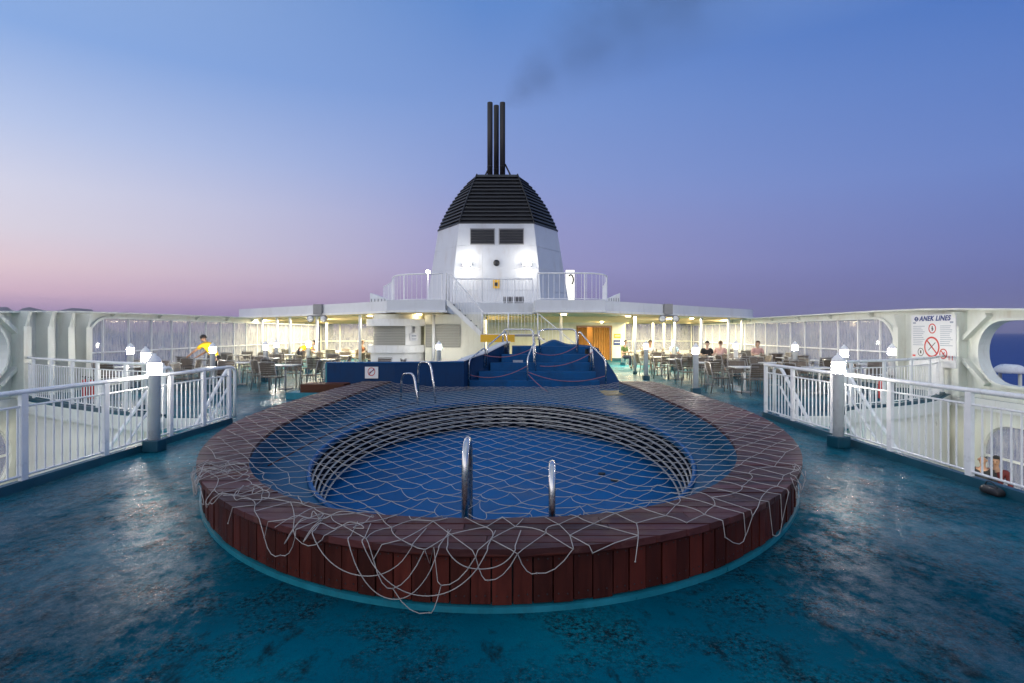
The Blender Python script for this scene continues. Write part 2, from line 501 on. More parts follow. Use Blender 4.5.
# ------------------------------------------------------------------ people
def skin_obj(name, chains, mat, parent, sub=1):
    """one continuous skinned surface from chains of (point, radius)"""
    me = bpy.data.meshes.new(name); vs, es, rad = [], [], []
    key = {}
    for ch in chains:
        prev = None
        for p, r in ch:
            k = tuple(round(c, 4) for c in p)
            if k not in key:
                key[k] = len(vs); vs.append(k); rad.append(r)
            i = key[k]
            if prev is not None and prev != i: es.append((prev, i))
            prev = i
    me.from_pydata(vs, es, [])
    o = bpy.data.objects.new(name, me); COL.objects.link(o)
    sk = o.modifiers.new('skin', 'SKIN'); sk.use_smooth_shade = True
    sd = o.modifiers.new('sub', 'SUBSURF'); sd.levels = sub; sd.render_levels = sub
    bpy.context.view_layer.update()
    for i, r in enumerate(rad):
        me.skin_vertices[0].data[i].radius = (r, r)
    me.skin_vertices[0].data[0].use_root = True
    bpy.context.view_layer.update()
    m2 = bpy.data.meshes.new_from_object(o.evaluated_get(bpy.context.evaluated_depsgraph_get()))
    bpy.data.objects.remove(o)
    for p in m2.polygons: p.use_smooth = True
    m2.materials.clear(); m2.materials.append(mat)
    q = bpy.data.objects.new(name, m2); COL.objects.link(q); q.parent = parent
    return q

def hand_chains(w, d, sidev):
    """palm and five curled fingers from wrist w along direction d"""
    d = d.normalized(); s = sidev.normalized(); n = d.cross(s)
    palm = w + d * .055
    out = [[(w, .024), (palm, .026)]]
    for k, (off, ln) in enumerate(((-.028, .062), (-.010, .074), (.010, .070), (.026, .056))):
        b0 = palm + s * off + d * .022
        out.append([(palm, .026), (b0, .010), (b0 + d * ln * .5 + n * .004, .009), (b0 + d * ln * .9 - n * .02, .008)])
    th = w + d * .02 - s * .024
    out.append([(w, .024), (th, .011), (th + d * .03 - s * .022, .010), (th + d * .058 - s * .024, .008)])
    return out

def person(label, loc, rz, pose, shirt, legs, skin='skin2', hair='hairb', bald=False, long=False, sleeve=.5):
    root = thing('person', label, 'person', loc, rz)
    V = Vector
    P = {k: V(v) for k, v in pose.items()}
    hd = (P['head'] - P['neck']).normalized(); face = P.get('face', V((0, -1, 0))); face = (face - hd * face.dot(hd)).normalized(); sd = hd.cross(face)
    hc = P['head']
    body = [[(P['pelvis'], .115), (P['belly'], .105), (P['chest'], .125), (P['neck'] - (P['neck'] - P['chest']) * .15, .06), (P['neck'] + hd * .03, .050), (hc - hd * .07, .062), (hc + face * .012, .088), (hc + hd * .075, .068)]]
    ch = []
    for s in 'LR':
        sh, el, ha, hp, kn, an, to = (P[k + s] for k in ('sho', 'elb', 'han', 'hip', 'kne', 'ank', 'toe'))
        ch.append([(P['chest'], .125), (sh, .062), (sh.lerp(el, .5), .048), (el, .040), (el.lerp(ha, .4), .038), (ha, .026)])
        dr = (ha - el).normalized(); sv = dr.cross(V((0, 0, 1)))
        if sv.length < .1: sv = V((1, 0, 0))
        for c in hand_chains(ha, dr, sv if s == 'R' else -sv)[:]:
            c = [((ha, .026) if q[0] == ha else q) for q in c]; ch.append(c)
        ch.append([(P['pelvis'], .115), (hp, .088), (hp.lerp(kn, .45), .078), (kn, .055), (kn.lerp(an, .35), .052), (an, .036), (to - V((0, 0, 0)), .034)])
    bd = skin_obj('body', body + ch, M[skin], root)
    # face: nose and ears joined into the body mesh
    bm = bmesh.new(); bm.from_mesh(bd.data)
    def blob(c, r, sc=(1, 1, 1)): bmesh.ops.create_uvsphere(bm, u_segments=8, v_segments=6, radius=r, matrix=Matrix.Translation(c) @ Matrix.Diagonal((*sc, 1)))
    blob(hc + face * .098 - hd * .01, .015); blob(hc + sd * .082, .022, (.6, 1, 1.2)); blob(hc - sd * .082, .022, (.6, 1, 1.2))
    for f in bm.faces: f.smooth = True
    bm.to_mesh(bd.data); bm.free()
    for s in (-1, 1):
        b = MB(); b.ball(hc + face * .086 + sd * s * .033 + hd * .012, .012, seg=8); b.build('eye', M['hairb'], root)
    b = MB(); b.ball(hc + face * .082 - hd * .052, .014, seg=8, scale=(1.6, 1, .5)); b.build('mouth', M['cl_brown'], root)
    b = MB(); q = hc + hd * .028 - face * .018
    g = bmesh.ops.create_uvsphere(b.bm, u_segments=16, v_segments=10, radius=.101 if not bald else .095, matrix=Matrix.Translation(q))
    kill = [v for v in g['verts'] if (v.co - hc).dot(face) > .045 and (v.co - hc).dot(hd) < .055 or (v.co - hc).dot(hd) < (-.03 if not bald else .0) or (bald and (v.co - hc).dot(hd) > .05)]
    bmesh.ops.delete(b.bm, geom=kill, context='VERTS')
    for f in b.bm.faces: f.smooth = True
    if long: b.ball(hc - face * .06 - hd * .06, .085, scale=(1, .8, 1.3))
    b.build('hair', M[hair], root)
    G = .016
    top = [[(P['pelvis'], .115 + G), (P['belly'], .105 + G + .006), (P['chest'], .125 + G), (P['neck'] - (P['neck'] - P['chest']) * .22, .075)]]
    for s in 'LR':
        sh, el, ha = P['sho' + s], P['elb' + s], P['han' + s]
        c = [(P['chest'], .125 + G), (sh, .062 + G)]
        if sleeve >= .5: c += [(sh.lerp(el, .5), .05 + G), (sh.lerp(el, .72), .048 + G)]
        if sleeve >= 1: c = c[:-1] + [(el, .042 + G), (el.lerp(ha, .5), .038 + G), (el.lerp(ha, .88), .03 + G)]
        top.append(c)
    skin_obj('shirt', top, M[shirt], root)
    tr = [[(P['belly'].lerp(P['pelvis'], .6), .105 + G * .8), (P['pelvis'], .115 + G * 1.2)]]
    for s in 'LR':
        hp, kn, an = P['hip' + s], P['kne' + s], P['ank' + s]
        tr.append([(P['pelvis'], .115 + G * 1.2), (hp, .088 + G), (hp.lerp(kn, .45), .078 + G), (kn, .058 + G), (kn.lerp(an, .9), .05 + G)])
    skin_obj('trousers', tr, M[legs], root)
    for s in 'LR':
        an, to = P['ank' + s], P['toe' + s]
        skin_obj('shoe', [[(an - V((0, 0, .02)), .046), (an.lerp(to, .5) - V((0, 0, .012)), .046), (to, .042)]], M['shoe'], root)
    return root

def stand(dx=0, lean=0, arms='down'):
    d = dict(pelvis=(0, 0, .95), belly=(0, -.01, 1.1), chest=(0, -.0, 1.30), neck=(0, .0, 1.49), head=(0, -.02, 1.64),
             shoL=(.19, 0, 1.42), shoR=(-.19, 0, 1.42), elbL=(.25, .03, 1.13), elbR=(-.25, .03, 1.13), hanL=(.25, -.08, .88), hanR=(-.25, -.08, .88),
             hipL=(.10, 0, .90), hipR=(-.10, 0, .90), kneL=(.11, -.03, .48), kneR=(-.11, -.03, .48), ankL=(.11, .03, .075), ankR=(-.11, .03, .075), toeL=(.13, -.15, .042), toeR=(-.13, -.15, .042))
    if arms == 'front':
        d.update(elbL=(.24, -.08, 1.15), elbR=(-.24, -.08, 1.15), hanL=(.10, -.30, 1.12), hanR=(-.10, -.30, 1.12))
    return d
def sit():
    return dict(pelvis=(0, .12, .56), belly=(0, .13, .70), chest=(0, .10, .90), neck=(0, .07, 1.09), head=(0, .03, 1.24),
                shoL=(.19, .10, 1.02), shoR=(-.19, .10, 1.02), elbL=(.26, .04, .74), elbR=(-.26, .04, .74), hanL=(.16, -.20, .78), hanR=(-.16, -.20, .78),
                hipL=(.10, .06, .54), hipR=(-.10, .06, .54), kneL=(.13, -.34, .54), kneR=(-.13, -.34, .54), ankL=(.13, -.30, .08), ankR=(-.13, -.30, .08), toeL=(.14, -.47, .042), toeR=(-.14, -.47, .042))
def bend(reach=.0):
    # leaning forward from the hips over a table, one arm reaching
    return dict(pelvis=(0, .12, .93), belly=(0, -.02, 1.02), chest=(0, -.20, 1.13), neck=(0, -.37, 1.22), head=(0, -.50, 1.27), face=(0, -.75, -.6),
                shoL=(.18, -.29, 1.16), shoR=(-.18, -.30, 1.16), elbL=(.24, -.52, .98), elbR=(-.22, -.40, .93), hanL=(.22, -.78 - reach, .84), hanR=(-.20, -.50, .80),
                hipL=(.10, .10, .90), hipR=(-.10, .10, .90), kneL=(.11, .06, .48), kneR=(-.11, .10, .48), ankL=(.11, .10, .075), ankR=(-.11, .16, .075), toeL=(.13, -.08, .042), toeR=(-.13, -.02, .042))
def lean():
    return dict(pelvis=(0, .10, .95), belly=(0, -.02, 1.09), chest=(0, -.16, 1.27), neck=(0, -.29, 1.43), head=(0, -.38, 1.54), face=(0, -.8, -.5),
                shoL=(.18, -.24, 1.36), shoR=(-.18, -.26, 1.36), elbL=(.22, -.48, 1.18), elbR=(-.22, -.44, 1.14), hanL=(.18, -.74, 1.02), hanR=(-.16, -.70, .98),
                hipL=(.10, .08, .90), hipR=(-.10, .08, .90), kneL=(.11, .02, .48), kneR=(-.11, .06, .48), ankL=(.11, .08, .075), ankR=(-.11, .14, .075), toeL=(.13, -.10, .042), toeR=(-.13, -.04, .042))
def people():
    person('dark haired worker in yellow shirt leaning over a table by the glazing', (-9.35, 17.85, 0), -PI / 2 - .2, lean(), 'cl_yellow', 'cl_black', 'skin')
    person('second worker in yellow shirt bending low among tables by the white posts', (-9.3, 25.2, 0), PI / 2 + .5, bend(), 'cl_yellow', 'cl_black', 'skin')
    k = 0
    for x, y, rz, sh, hr, lab, lg in (
            (7.62, 26.55, .5, 'cl_pale', 'hairbr', 'seated person in pale blue shirt with brown hair beside a lamp', 0),
            (8.3, 24.15, 0, 'cl_black', 'hairb', 'seated person with black hair and dark top behind the bollard lamp', 0),
            (9.15, 24.95, 2.6, 'cl_pink', 'hairbr', 'broad seated person in pink shirt leaning toward the table', 0),
            (10.8, 24.95, 0, 'cl_pink', 'hairbr', 'seated person in pink shirt with fair brown hair near the glazing', 1),
            (5.55, 27.7, .8, 'cl_green', 'hairb', 'seated person in green top with dark hair by the notice wall', 0),
            (-7.32, 28.0, 1.5, 'cl_brown', 'hairbr', 'seated person in rust brown top at the covered table by the bar', 1)):
        person(lab, (x, y, 0), rz, sit(), sh, 'cl_navy', 'skin2', hr, long=bool(lg))
    person('seated person in white shirt and khaki trousers framed by the walkway lamp', (6.65, 27.3, 0), .2, sit(), 'cl_white', 'cl_khaki', 'skin', 'hairb')
    person('bald person in black jacket standing on the lower deck behind the balusters', (10.72, 12.95, -2.8), -1.0, stand(arms='front'), 'cl_black', 'cl_navy', 'skin', 'hairb', bald=True, sleeve=1)
    person('person with dark hair and dark red jacket on the lower deck', (11.15, 13.1, -2.86), -.9, stand(), 'cl_redj', 'cl_black', 'skin', 'hairb', sleeve=1)
people()

# ------------------------------------------------------------------ setting: sea, hills, decks
def setting():
    b = MB(); b.box(-11800, 11800, -11800, 11800, -20.2, -20); tag(b.build('sea', M['sea']), 'dark blue evening sea to the horizon', 'sea', kind='structure')
    b = MB()
    prof = [(-300, 255), (-60, 290), (0, 304), (7, 307), (12, 310), (17, 311.5), (22, 308.5), (29, 307), (36, 308.5), (46, 310.5), (56, 311), (64, 309.5), (72, 308), (80, 308.4), (92, 309.5), (98, 318), (104, 328), (108, 332), (240, 332.3)]
    prof = [(-300, 304), (-60, 305), (0, 307)] + prof[3:]
    Z0 = 9000
    r0 = [at(x, y, Z0) for x, y in prof]
    r1 = [Vector((p.x * 1.12, Z0 + 1000, max(-19, p.z * .7))) for p in r0]
    f0 = [Vector((p.x * .97, Z0 - 900, -20)) for p in r0]
    f1 = [Vector((p.x * 1.15, Z0 + 1800, -20)) for p in r0]
    b.loft([f0, r0, r1, f1], closed=False)
    tag(b.build('hills', M['hill']), 'low dark coastal hills beyond the sea', 'hills', kind='structure')
    m = bpy.data.materials.new('evening_air'); m.use_nodes = True; nt = m.node_tree
    nt.nodes.remove(nt.nodes['Principled BSDF'])
    v = N(nt, 'ShaderNodeVolumePrincipled'); v.inputs['Color'].default_value = (.80, .74, .86, 1); v.inputs['Density'].default_value = 5e-5
    nt.links.new(v.outputs[0], nt.nodes['Material Output'].inputs['Volume'])
    b = MB(); b.box(-12500, 12500, -12500, 12500, -21.2, 470)
    tag(b.build('haze', m), 'thin lilac evening haze over the sea', 'haze', kind='stuff')
    # main deck with the pool hole and the two stairwell openings
    lwell = [(-5.6, -4), (-5.6, 11.55), (-7.2, 11.55)] + [tuple(p[:2]) for p in arc_pts([(-7.25, 11.6), (-8.7, 12.2), (-12.0, 14.2), (-13.15, 15.4)], 6)] + [(-13.15, -4)]
    rwell = [(5.4, -4), (12.35, -4)] + [tuple(p[:2]) for p in arc_pts([(12.35, 16.0), (10.7, 14.4), (9.0, 13.35), (7.6, 12.75), (7.0, 11.9)], 6)] + [(7.0, 11.85), (5.4, 11.85)]
    pool = [(CX + (A - .12) * math.cos(t), CY + (ysc(math.sin(t)) - .12) * math.sin(t)) for t in [2 * PI * k / 160 for k in range(160)]]
    pool = [p for p in pool if p[1] < 15.45]
    pool.sort(key=lambda p: math.atan2(p[1] - CY, p[0] - CX))
    k = max(range(len(pool)), key=lambda i: (pool[(i + 1) % len(pool)][0] - pool[i][0]) ** 2)
    outer = [(LX, -5), (RX, -5), (RX, 42), (LX, 42)]
    bm = flat_fill(outer, [pool, lwell, rwell])
    bmesh.ops.recalc_face_normals(bm, faces=bm.faces)
    if sum(f.normal.z for f in bm.faces) < 0: bmesh.ops.reverse_faces(bm, faces=bm.faces)
    me = bpy.data.meshes.new('main_deck')
    g = bmesh.ops.extrude_face_region(bm, geom=list(bm.faces))
    bmesh.ops.translate(bm, verts=[e for e in g['geom'] if isinstance(e, bmesh.types.BMVert)], vec=(0, 0, -.3))
    bmesh.ops.recalc_face_normals(bm, faces=bm.faces)
    for f in bm.faces:
        if abs(f.normal.z) < .5: f.material_index = 1
    bm.to_mesh(me); bm.free(); me.materials.append(M['deck']); me.materials.append(M['white'])
    o = bpy.data.objects.new('main_deck', me); COL.objects.link(o)
    tag(o, 'wet worn teal painted steel sun deck', 'deck', kind='structure')
    b = MB(); b.box(-14, 13, -6, 42, -2.95, -2.8)
    tag(b.build('lower_deck', paint('lower_deck_paint', (.06, .16, .14), .4, .2, 1)), 'lit lower deck floor seen through the stairwells', 'deck', kind='structure')
    return lwell, rwell
LWELL, RWELL = setting()

# ------------------------------------------------------------------ pool
def pool():
    root = thing('swimming_pool', 'oval swimming pool with mahogany plank surround and deep blue lining', 'pool', (0, 0, 0))
    # vertical mahogany planks
    b = MB(); t = -PI / 2; n = 0
    def pt(t, a, bb): return Vector((CX + a * math.cos(t), CY + ysc(math.sin(t), bb) * math.sin(t), 0))
    for sgn in (1, -1):
        t = -PI / 2
        while True:
            p = pt(t, A, B)
            if p.y > YB - .15: break
            w = random.choice((.128, .13, .134, .12, .142))
            sp = math.hypot(A * math.sin(t), ysc(math.sin(t)) * math.cos(t))
            t2 = t + sgn * w / sp; g = sgn * random.uniform(.003, .006) / sp
            e = random.uniform(-.006, .006); bt = random.uniform(0, .012)
            poly = [pt(t + g, A + e, B + e), pt(t2 - g, A + e, B + e), pt(t2 - g, A - .05, B - .05), pt(t + g, A - .05, B - .05)]
            if sgn < 0: poly = poly[::-1]
            b.prism([(q.x, q.y) for q in poly], .044 + bt, RIM - .048, tone=random.random())
            if p.y < 7:
                mid = pt((t + t2) / 2, A + e, B + e); nn = Vector((mid.x - CX, (mid.y - CY) * (A / B) ** 2, 0)).normalized()
                for zz in (.10, RIM - .085):
                    sd = Vector((-nn.y, nn.x, 0))
                    for du in (-.03, .03):
                        c_ = mid + sd * (du + random.uniform(-.004, .004)) + Vector((0, 0, zz + random.uniform(-.006, .006)))
                        b.tube([c_ - nn * .004, c_ + nn * .0025], .0055, 6, mi=1, smooth=False)
            t = t2
    b.build('cladding', [M['clad'], M['dark']], root)
    # dark backing behind the plank gaps
    th = math.asin((YB - CY) / BB)
    def band(a0, a1, z0, z1, name, mat, par=root, n=120):
        b = MB(); r = []
        for k in range(n):
            t = PI - th + (PI + 2 * th) * k / (n - 1)
            c, s_ = math.cos(t), math.sin(t)
            r.append([(CX + (A + q) * c, CY + (ysc(s_) + q) * s_, z) for q, z in ((a0, z0), (a1, z0), (a1, z1), (a0, z1))])
        b.loft(r, True, True, True, smooth=False)
        return b.build(name, mat, par)
    band(-.12, -.052, 0.0, RIM - .05, 'backing', M['dark'])
    band(-.10, .022, .002, .040, 'plinth', M['teal'])
    # top boards all laid athwart, clipped between the two outlines
    b = MB(); y = CY - (B + .05)
    while y < YB:
        w = random.choice((.118, .125, .13)); y1 = min(y + w, YB)
        g = random.uniform(.004, .008)
        ya, yb = y + g, y1 - g
        dz = random.uniform(-.003, .003)
        ys = [ya, (ya + yb) / 2, yb]
        oa = [xo(q, A + .05, B + .05) for q in ys]; ia = [xi(q) for q in ys]
        def piece(l, r_):
            # l, r_ lists of x at ys ; split long boards with butt joints
            poly = [(r_[i], ys[i]) for i in range(3)] + [(l[i], ys[i]) for i in (2, 1, 0)]
            if max(r_[i] - l[i] for i in range(3)) < .01: return
            b.prism(poly, RIM - .045 + dz, RIM + dz, tone=random.random())
        def joints(l, r_):
            L = min(r_) - max(l)
            if L < .5:
                piece(l, r_); return
            cuts = []; x = max(l) + random.uniform(.25, .9)
            while x < min(r_) - .2:
                cuts.append(x); x += random.uniform(.7, 1.4)
            cur = l
            for c in cuts:
                piece(cur, [c - .003] * 3); cur = [c + .003] * 3
            piece(cur, r_)
        if max(ia) <= 0.001:
            joints([CX - q for q in oa], [CX + q for q in oa])
        else:
            joints([CX - q for q in oa], [ICX - q for q in ia]); joints([ICX + q for q in ia], [CX + q for q in oa])
        y = y1
    b.build('coping', M['cap'], root)
    # rounded nosing board right under the coping edge
    b = MB(); r = []
    for k in range(120):
        t = PI - th + (PI + 2 * th) * k / 119
        r.append((CX + (A + .03) * math.cos(t), CY + (ysc(math.sin(t)) + .03) * math.sin(t), RIM - .04))
    b.tube(r, .018, 6); b.build('nosing', M['clad'], root)
    # inner upstand from platform to coping
    b = MB(); rings = []
    ysamp = [CY - IB + (YB - CY + IB) * (k / 60) ** 1.6 for k in range(61)]
    line = [Vector((ICX - xi(q), q, 0)) for q in reversed(ysamp)] + [Vector((ICX + xi(q), q, 0)) for q in ysamp[1:]]
    out = []
    for i, p in enumerate(line):
        t = (line[min(i + 1, len(line) - 1)] - line[max(i - 1, 0)]).normalized()
        nrm = Vector((t.y, -t.x, 0))
        q = p + nrm * .04
        rings.append([(p.x, p.y, PLAT - .02), (q.x, q.y, PLAT - .02), (q.x, q.y, RIM - .05), (p.x, p.y, RIM - .05)])
    b.loft(rings, True, True, True)
    b.build('inner_upstand', M['blue'], root)
    # platform sheet with the hole
    outl = [(CX + (A - .15) * math.cos(t), CY + (ysc(math.sin(t)) - .15) * math.sin(t)) for t in [PI - th + (PI + 2 * th) * k / 80 for k in range(81)]]
    outl += [(2.9, 16.6), (-1.6, 16.6)]
    outl = [p for i, p in enumerate(outl) if p[1] <= YB + .1 or i >= 81]
    hole = ell(HX, HY, HA, HB, 90)
    bm = flat_fill(outl, [hole], PLAT)
    bmesh.ops.recalc_face_normals(bm, faces=bm.faces)
    if sum(f.normal.z for f in bm.faces) < 0: bmesh.ops.reverse_faces(bm, faces=bm.faces)
    g = bmesh.ops.extrude_face_region(bm, geom=list(bm.faces))
    bmesh.ops.translate(bm, verts=[e for e in g['geom'] if isinstance(e, bmesh.types.BMVert)], vec=(0, 0, -.06))
    bmesh.ops.recalc_face_normals(bm, faces=bm.faces)
    me = bpy.data.meshes.new('platform'); bm.to_mesh(me); bm.free(); me.materials.append(M['blue'])
    o = bpy.data.objects.new('platform', me); COL.objects.link(o); o.parent = root
    # lip, dark wall behind the bars, basin floor, guard bars
    b = MB(); b.tube([(x, y, PLAT + .012) for x, y in ell(HX, HY, HA + .02, HB + .02, 110)], .028, 6, closed=True); b.build('basin_lip', M['basin'], root)
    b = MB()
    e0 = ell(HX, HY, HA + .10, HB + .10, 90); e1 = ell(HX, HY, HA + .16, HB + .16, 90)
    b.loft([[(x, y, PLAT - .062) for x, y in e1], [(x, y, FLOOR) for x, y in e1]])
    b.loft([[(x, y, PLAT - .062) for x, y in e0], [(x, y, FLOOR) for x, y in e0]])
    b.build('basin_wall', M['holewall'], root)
    b = MB(); b.prism(ell(HX, HY, HA + .2, HB + .2, 90), FLOOR - .05, FLOOR); b.build('basin_floor', M['basin'], root)
    for i in range(5):
        b = MB(); q = -.01 - .03 * i
        b.tube([(x, y, PLAT - .125 - .085 * i) for x, y in ell(HX, HY, HA + q, HB + q, 120)], .0165, 6, closed=True)
        b.build('guard_bar', M['bar'], root)
    # painted seam line on the platform
    b = MB()
    for s_, pts in ((1, [(-3.0, 7.0), (-2.95, 9.3), (-2.7, 11.6), (-2.25, 13.2)]), ):
        b.tube([(p.x, p.y, PLAT + .004) for p in arc_pts(pts, 6)], .012, 5)
    b.build('sealing_strip', M['cap'], root)
    # pool rails
    def hoop(name, pts, r=.024):
        b = MB(); b.tube([Vector(p) for p in pts], r, 10); return b.build(name, M['steel'], root)
    def rounded(pts, rad=.1, n=5):
        out = [Vector(pts[0])]
        for a, p, c in zip(pts, pts[1:], pts[2:]):
            a, p, c = Vector(a), Vector(p), Vector(c)
            u, v = (a - p).normalized(), (c - p).normalized()
            q = min(rad, (a - p).length * .49, (c - p).length * .49)
            for k in range(n + 1):
                t = k / n
                out.append((p + u * q) * (1 - t) ** 2 + p * 2 * t * (1 - t) + (p + v * q) * t * t)
        out.append(Vector(pts[-1])); return out
    globals()['rounded'] = rounded
    hoop('ladder_rail', rounded([(-.345, 4.18, .10), (-.345, 4.18, .91), (-.345, 4.62, .91), (-.345, 4.72, -.5)], .2, 8), .026)
    hoop('ladder_rail', rounded([(.295, 4.20, .10), (.295, 4.20, .73), (.325, 4.60, .73), (.325, 4.70, -.5)], .2, 8), .026)
    for (xa, ya, xb, yb_, xc, yc, Z) in ((400.6, 398, 402, 374, 420, 402, 13.1), (418, 383, 418.5, 362.5, 437.5, 402, 13.4)):
        p0 = at(xa, ya, Z + .6); p1 = at(xb, yb_, Z + .6); p2 = at(xb + 12, yb_ - .5, Z); p3 = at(xc, yc, Z - .3)
        p0.z = PLAT; p3.z = PLAT - .3
        hoop('ladder_rail', rounded([p0, p1, p2, p3], .22, 7), .026)
    # plate on the platform
    p = at(617, 392, 15.4)
    b = MB(); b.box(p.x - .42, p.x + .40, 14.8, 15.9, PLAT + .003, PLAT + .02); b.build('drain_cover', M['ochre'], root)
    for (dx, dy) in ((1.55, 8.6), (1.42, 9.0)):
        b = MB(); b.lathe([(.06, 0), (.06, .02), (.03, .025)], (dx, dy, FLOOR), 10)
        b.build('drain', M['dark'], root)
    return root
POOL = pool()

# ------------------------------------------------------------------ safety net
def net():
    dx, dy = .15, .19
    rnd = random.Random(3)
    def extent(x, y):
        # how far the net hangs over the edge at this place
        t = math.atan2((y - CY) / B, x - CX) if False else x
        front = y < 5.2
        if not front: return 0
        e = .07 + .10 * (.5 + .5 * math.sin(x * 3.1 + 1.2)) + .07 * mnoise.noise(Vector((x * 1.7, 2.2, 0)))
        e += .33 * math.exp(-((x + .52) / .46) ** 2) + .10 * math.exp(-((x + 1.5) / .25) ** 2) + .13 * math.exp(-((x - 2.0) / .5) ** 2)
        return e
    nodes = {}
    imax = int(5.2 / dx); jmax = int(17 / dy)
    for i in range(-imax, imax + 1):
        for j in range(0, jmax):
            if (i + j) % 2: continue
            x = CX + i * dx; y = 2.6 + j * dy
            if y > 15.35: continue
            front = max(0, 1 - abs(y - 4.2) / 2.2)
            jit = .008 + .045 * front
            x += rnd.gauss(0, jit) + .06 * front * mnoise.noise(Vector((x * 1.1, y * 1.3, 5)))
            y += rnd.gauss(0, jit) + .10 * front * mnoise.noise(Vector((x * 1.3, y * 1.1, 9)))
            x += .07 * mnoise.noise(Vector((x * .7, y * .6, 21))); y += .10 * mnoise.noise(Vector((x * .6, y * .7, 31)))
            k = kout(x, y)
            if k <= 1:
                inner = y > CY - IB and abs(x - ICX) < xi(y)
                if inner:
                    d = min(xi(y) - abs(x - ICX), (y - (CY - IB)) * .8 + .2, 1.6)
                    z = RIM + .012 - .16 * (1 - math.exp(-d / .7)) + .008 * mnoise.noise(Vector((x * .8, y * .8, 1)))
                    if y < 5.6: z += .03 * mnoise.noise(Vector((x * 3, y * 3, 4)))
                    z = max(z, RIM - .20)
                else:
                    z = RIM + .010 + .006 * abs(rnd.gauss(0, 1))
                nodes[i, j] = Vector((x, y, z))
            else:
                p = Vector((x - CX, y - CY, 0)); e = p / k
                s_ = (p - e).length
                if s_ > extent(x, y): continue
                nrm = Vector((e.x / A ** 2, e.y / B ** 2, 0)).normalized()
                nodes[i, j] = Vector((CX, CY, 0)) + e + nrm * (.018 + .02 * rnd.random()) + Vector((0, 0, RIM - .0 - s_ * 1.0))
    b = MB(); R = .0032
    for (i, j), p in nodes.items():
        for di in (-1, 1):
            q = nodes.get((i + di, j + 1))
            if q is None: continue
            ko, kq = kout(p.x, p.y), kout(q.x, q.y)
            hang = ko > 1.0 and kq > 1.0 and p.y < 5.2
            onrim = p.z > RIM and q.z > RIM
            pts = [p]
            front = p.y < 5.4
            nseg = 4 if front else 2
            w = rnd.gauss(0, .016 if front else .002)
            side = Vector((q.y - p.y, p.x - q.x, 0)).normalized() if (q - p).length > 1e-4 else Vector((1, 0, 0))
            if (ko > 1.0) != (kq > 1.0):
                lo_, hi_ = 0.0, 1.0
                for _ in range(12):
                    md = (lo_ + hi_) / 2; m = p.lerp(q, md)
                    if (kout(m.x, m.y) > 1.0) == (ko > 1.0): lo_ = md
                    else: hi_ = md
                m = p.lerp(q, lo_); kk = kout(m.x, m.y)
                m = Vector((CX + (m.x - CX) / kk * 1.003, CY + (m.y - CY) / kk * 1.003, RIM + .004))
                b.tube([p, m, q], R, 4, cap=False)
                if front: b.ball(p, R * 1.9, seg=6)
                continue
            for k in range(1, nseg):
                t = k / nseg; s4 = 4 * t * (1 - t)
                m = p.lerp(q, t) + side * w * s4
                if not onrim:
                    m.z -= (.05 if hang else (.012 + .02 * rnd.random()) * (.5 if front else .3)) * s4
                else:
                    m.z += .003 * s4
                # keep the cord outside the wooden edge when it spans the corner
                kk = kout(m.x, m.y, .055)
                if kk < 1 and m.z < RIM + .004 and not (m.y > CY - IB and abs(m.x - ICX) < xi(m.y) - .02):
                    m.z = RIM + .008
                pts.append(m)
            pts.append(q)
            b.tube(pts, R, 4, cap=False)
            if front:
                b.ball(p, R * 1.9, seg=6)
    # gathered, tangled cord on the coping and hanging below its edge
    def tangle(cx, cy, rx, ry, n, seed, zlo=RIM + .012, zhi=RIM + .06, step=.10):
        r2 = random.Random(seed)
        p = Vector((cx, cy, RIM + .02)); d = r2.uniform(0, 6.28); pts = []
        for k in range(n):
            d += r2.gauss(0, .75)
            p = p + Vector((math.cos(d), math.sin(d), 0)) * step
            if abs(p.x - cx) > rx or abs(p.y - cy) > ry: d = math.atan2(cy - p.y, cx - p.x); p = p.lerp(Vector((cx, cy, 0)), .15)
            k_ = kout(p.x, p.y)
            z = r2.uniform(zlo, zhi)
            if k_ > 1:
                q = Vector((p.x - CX, p.y - CY, 0)) / k_
                z = RIM - min(.3, (k_ - 1) * 5); p = Vector((CX + q.x * 1.008, CY + q.y * 1.008, 0))
            pts.append(Vector((p.x, p.y, z)))
        b.tube(arc_pts(pts, 5), R, 4, cap=False)
    tangle(-2.72, 5.05, .30, .40, 70, 1, step=.085); tangle(-2.85, 5.3, .25, .40, 50, 2, step=.085); tangle(-2.25, 4.62, .35, .16, 34, 5, step=.09)
    tangle(-1.35, 3.92, .4, .14, 30, 8, step=.1); tangle(2.7, 5.25, .25, .4, 40, 11, step=.085)
    # long loose loops hanging over the front
    for xs, dep in (((-1.32, -.62), .22), ((-1.05, -.45), .34), ((-.95, -.15), .30), ((-.4, .02), .12), ((-3.12, -2.98), .24)):
        pts = []
        for k in range(13):
            t = k / 12; x = xs[0] + (xs[1] - xs[0]) * t
            yy = CY - (B + .075) * math.sqrt(max(0, 1 - ((x - CX) / (A + .075)) ** 2))
            pts.append((x, yy - .006 - .01 * math.sin(t * 9), RIM + .01 - dep * (1 - (2 * t - 1) ** 2) ** .8))
        pts = [(pts[0][0] - .03, pts[0][1] + .34, RIM + .012), (pts[0][0], pts[0][1] + .06, RIM + .014)] + pts + [(pts[-1][0], pts[-1][1] + .06, RIM + .014), (pts[-1][0] + .04, pts[-1][1] + .34, RIM + .012)]
        b.tube(arc_pts(pts, 2), R, 4, cap=False)
    # edge rope along the inside of the coping
    o = b.build('safety_net', M['net'])
    tag(o, 'pale knotted cord net stretched over the pool and drooping over its front', 'net')
net()

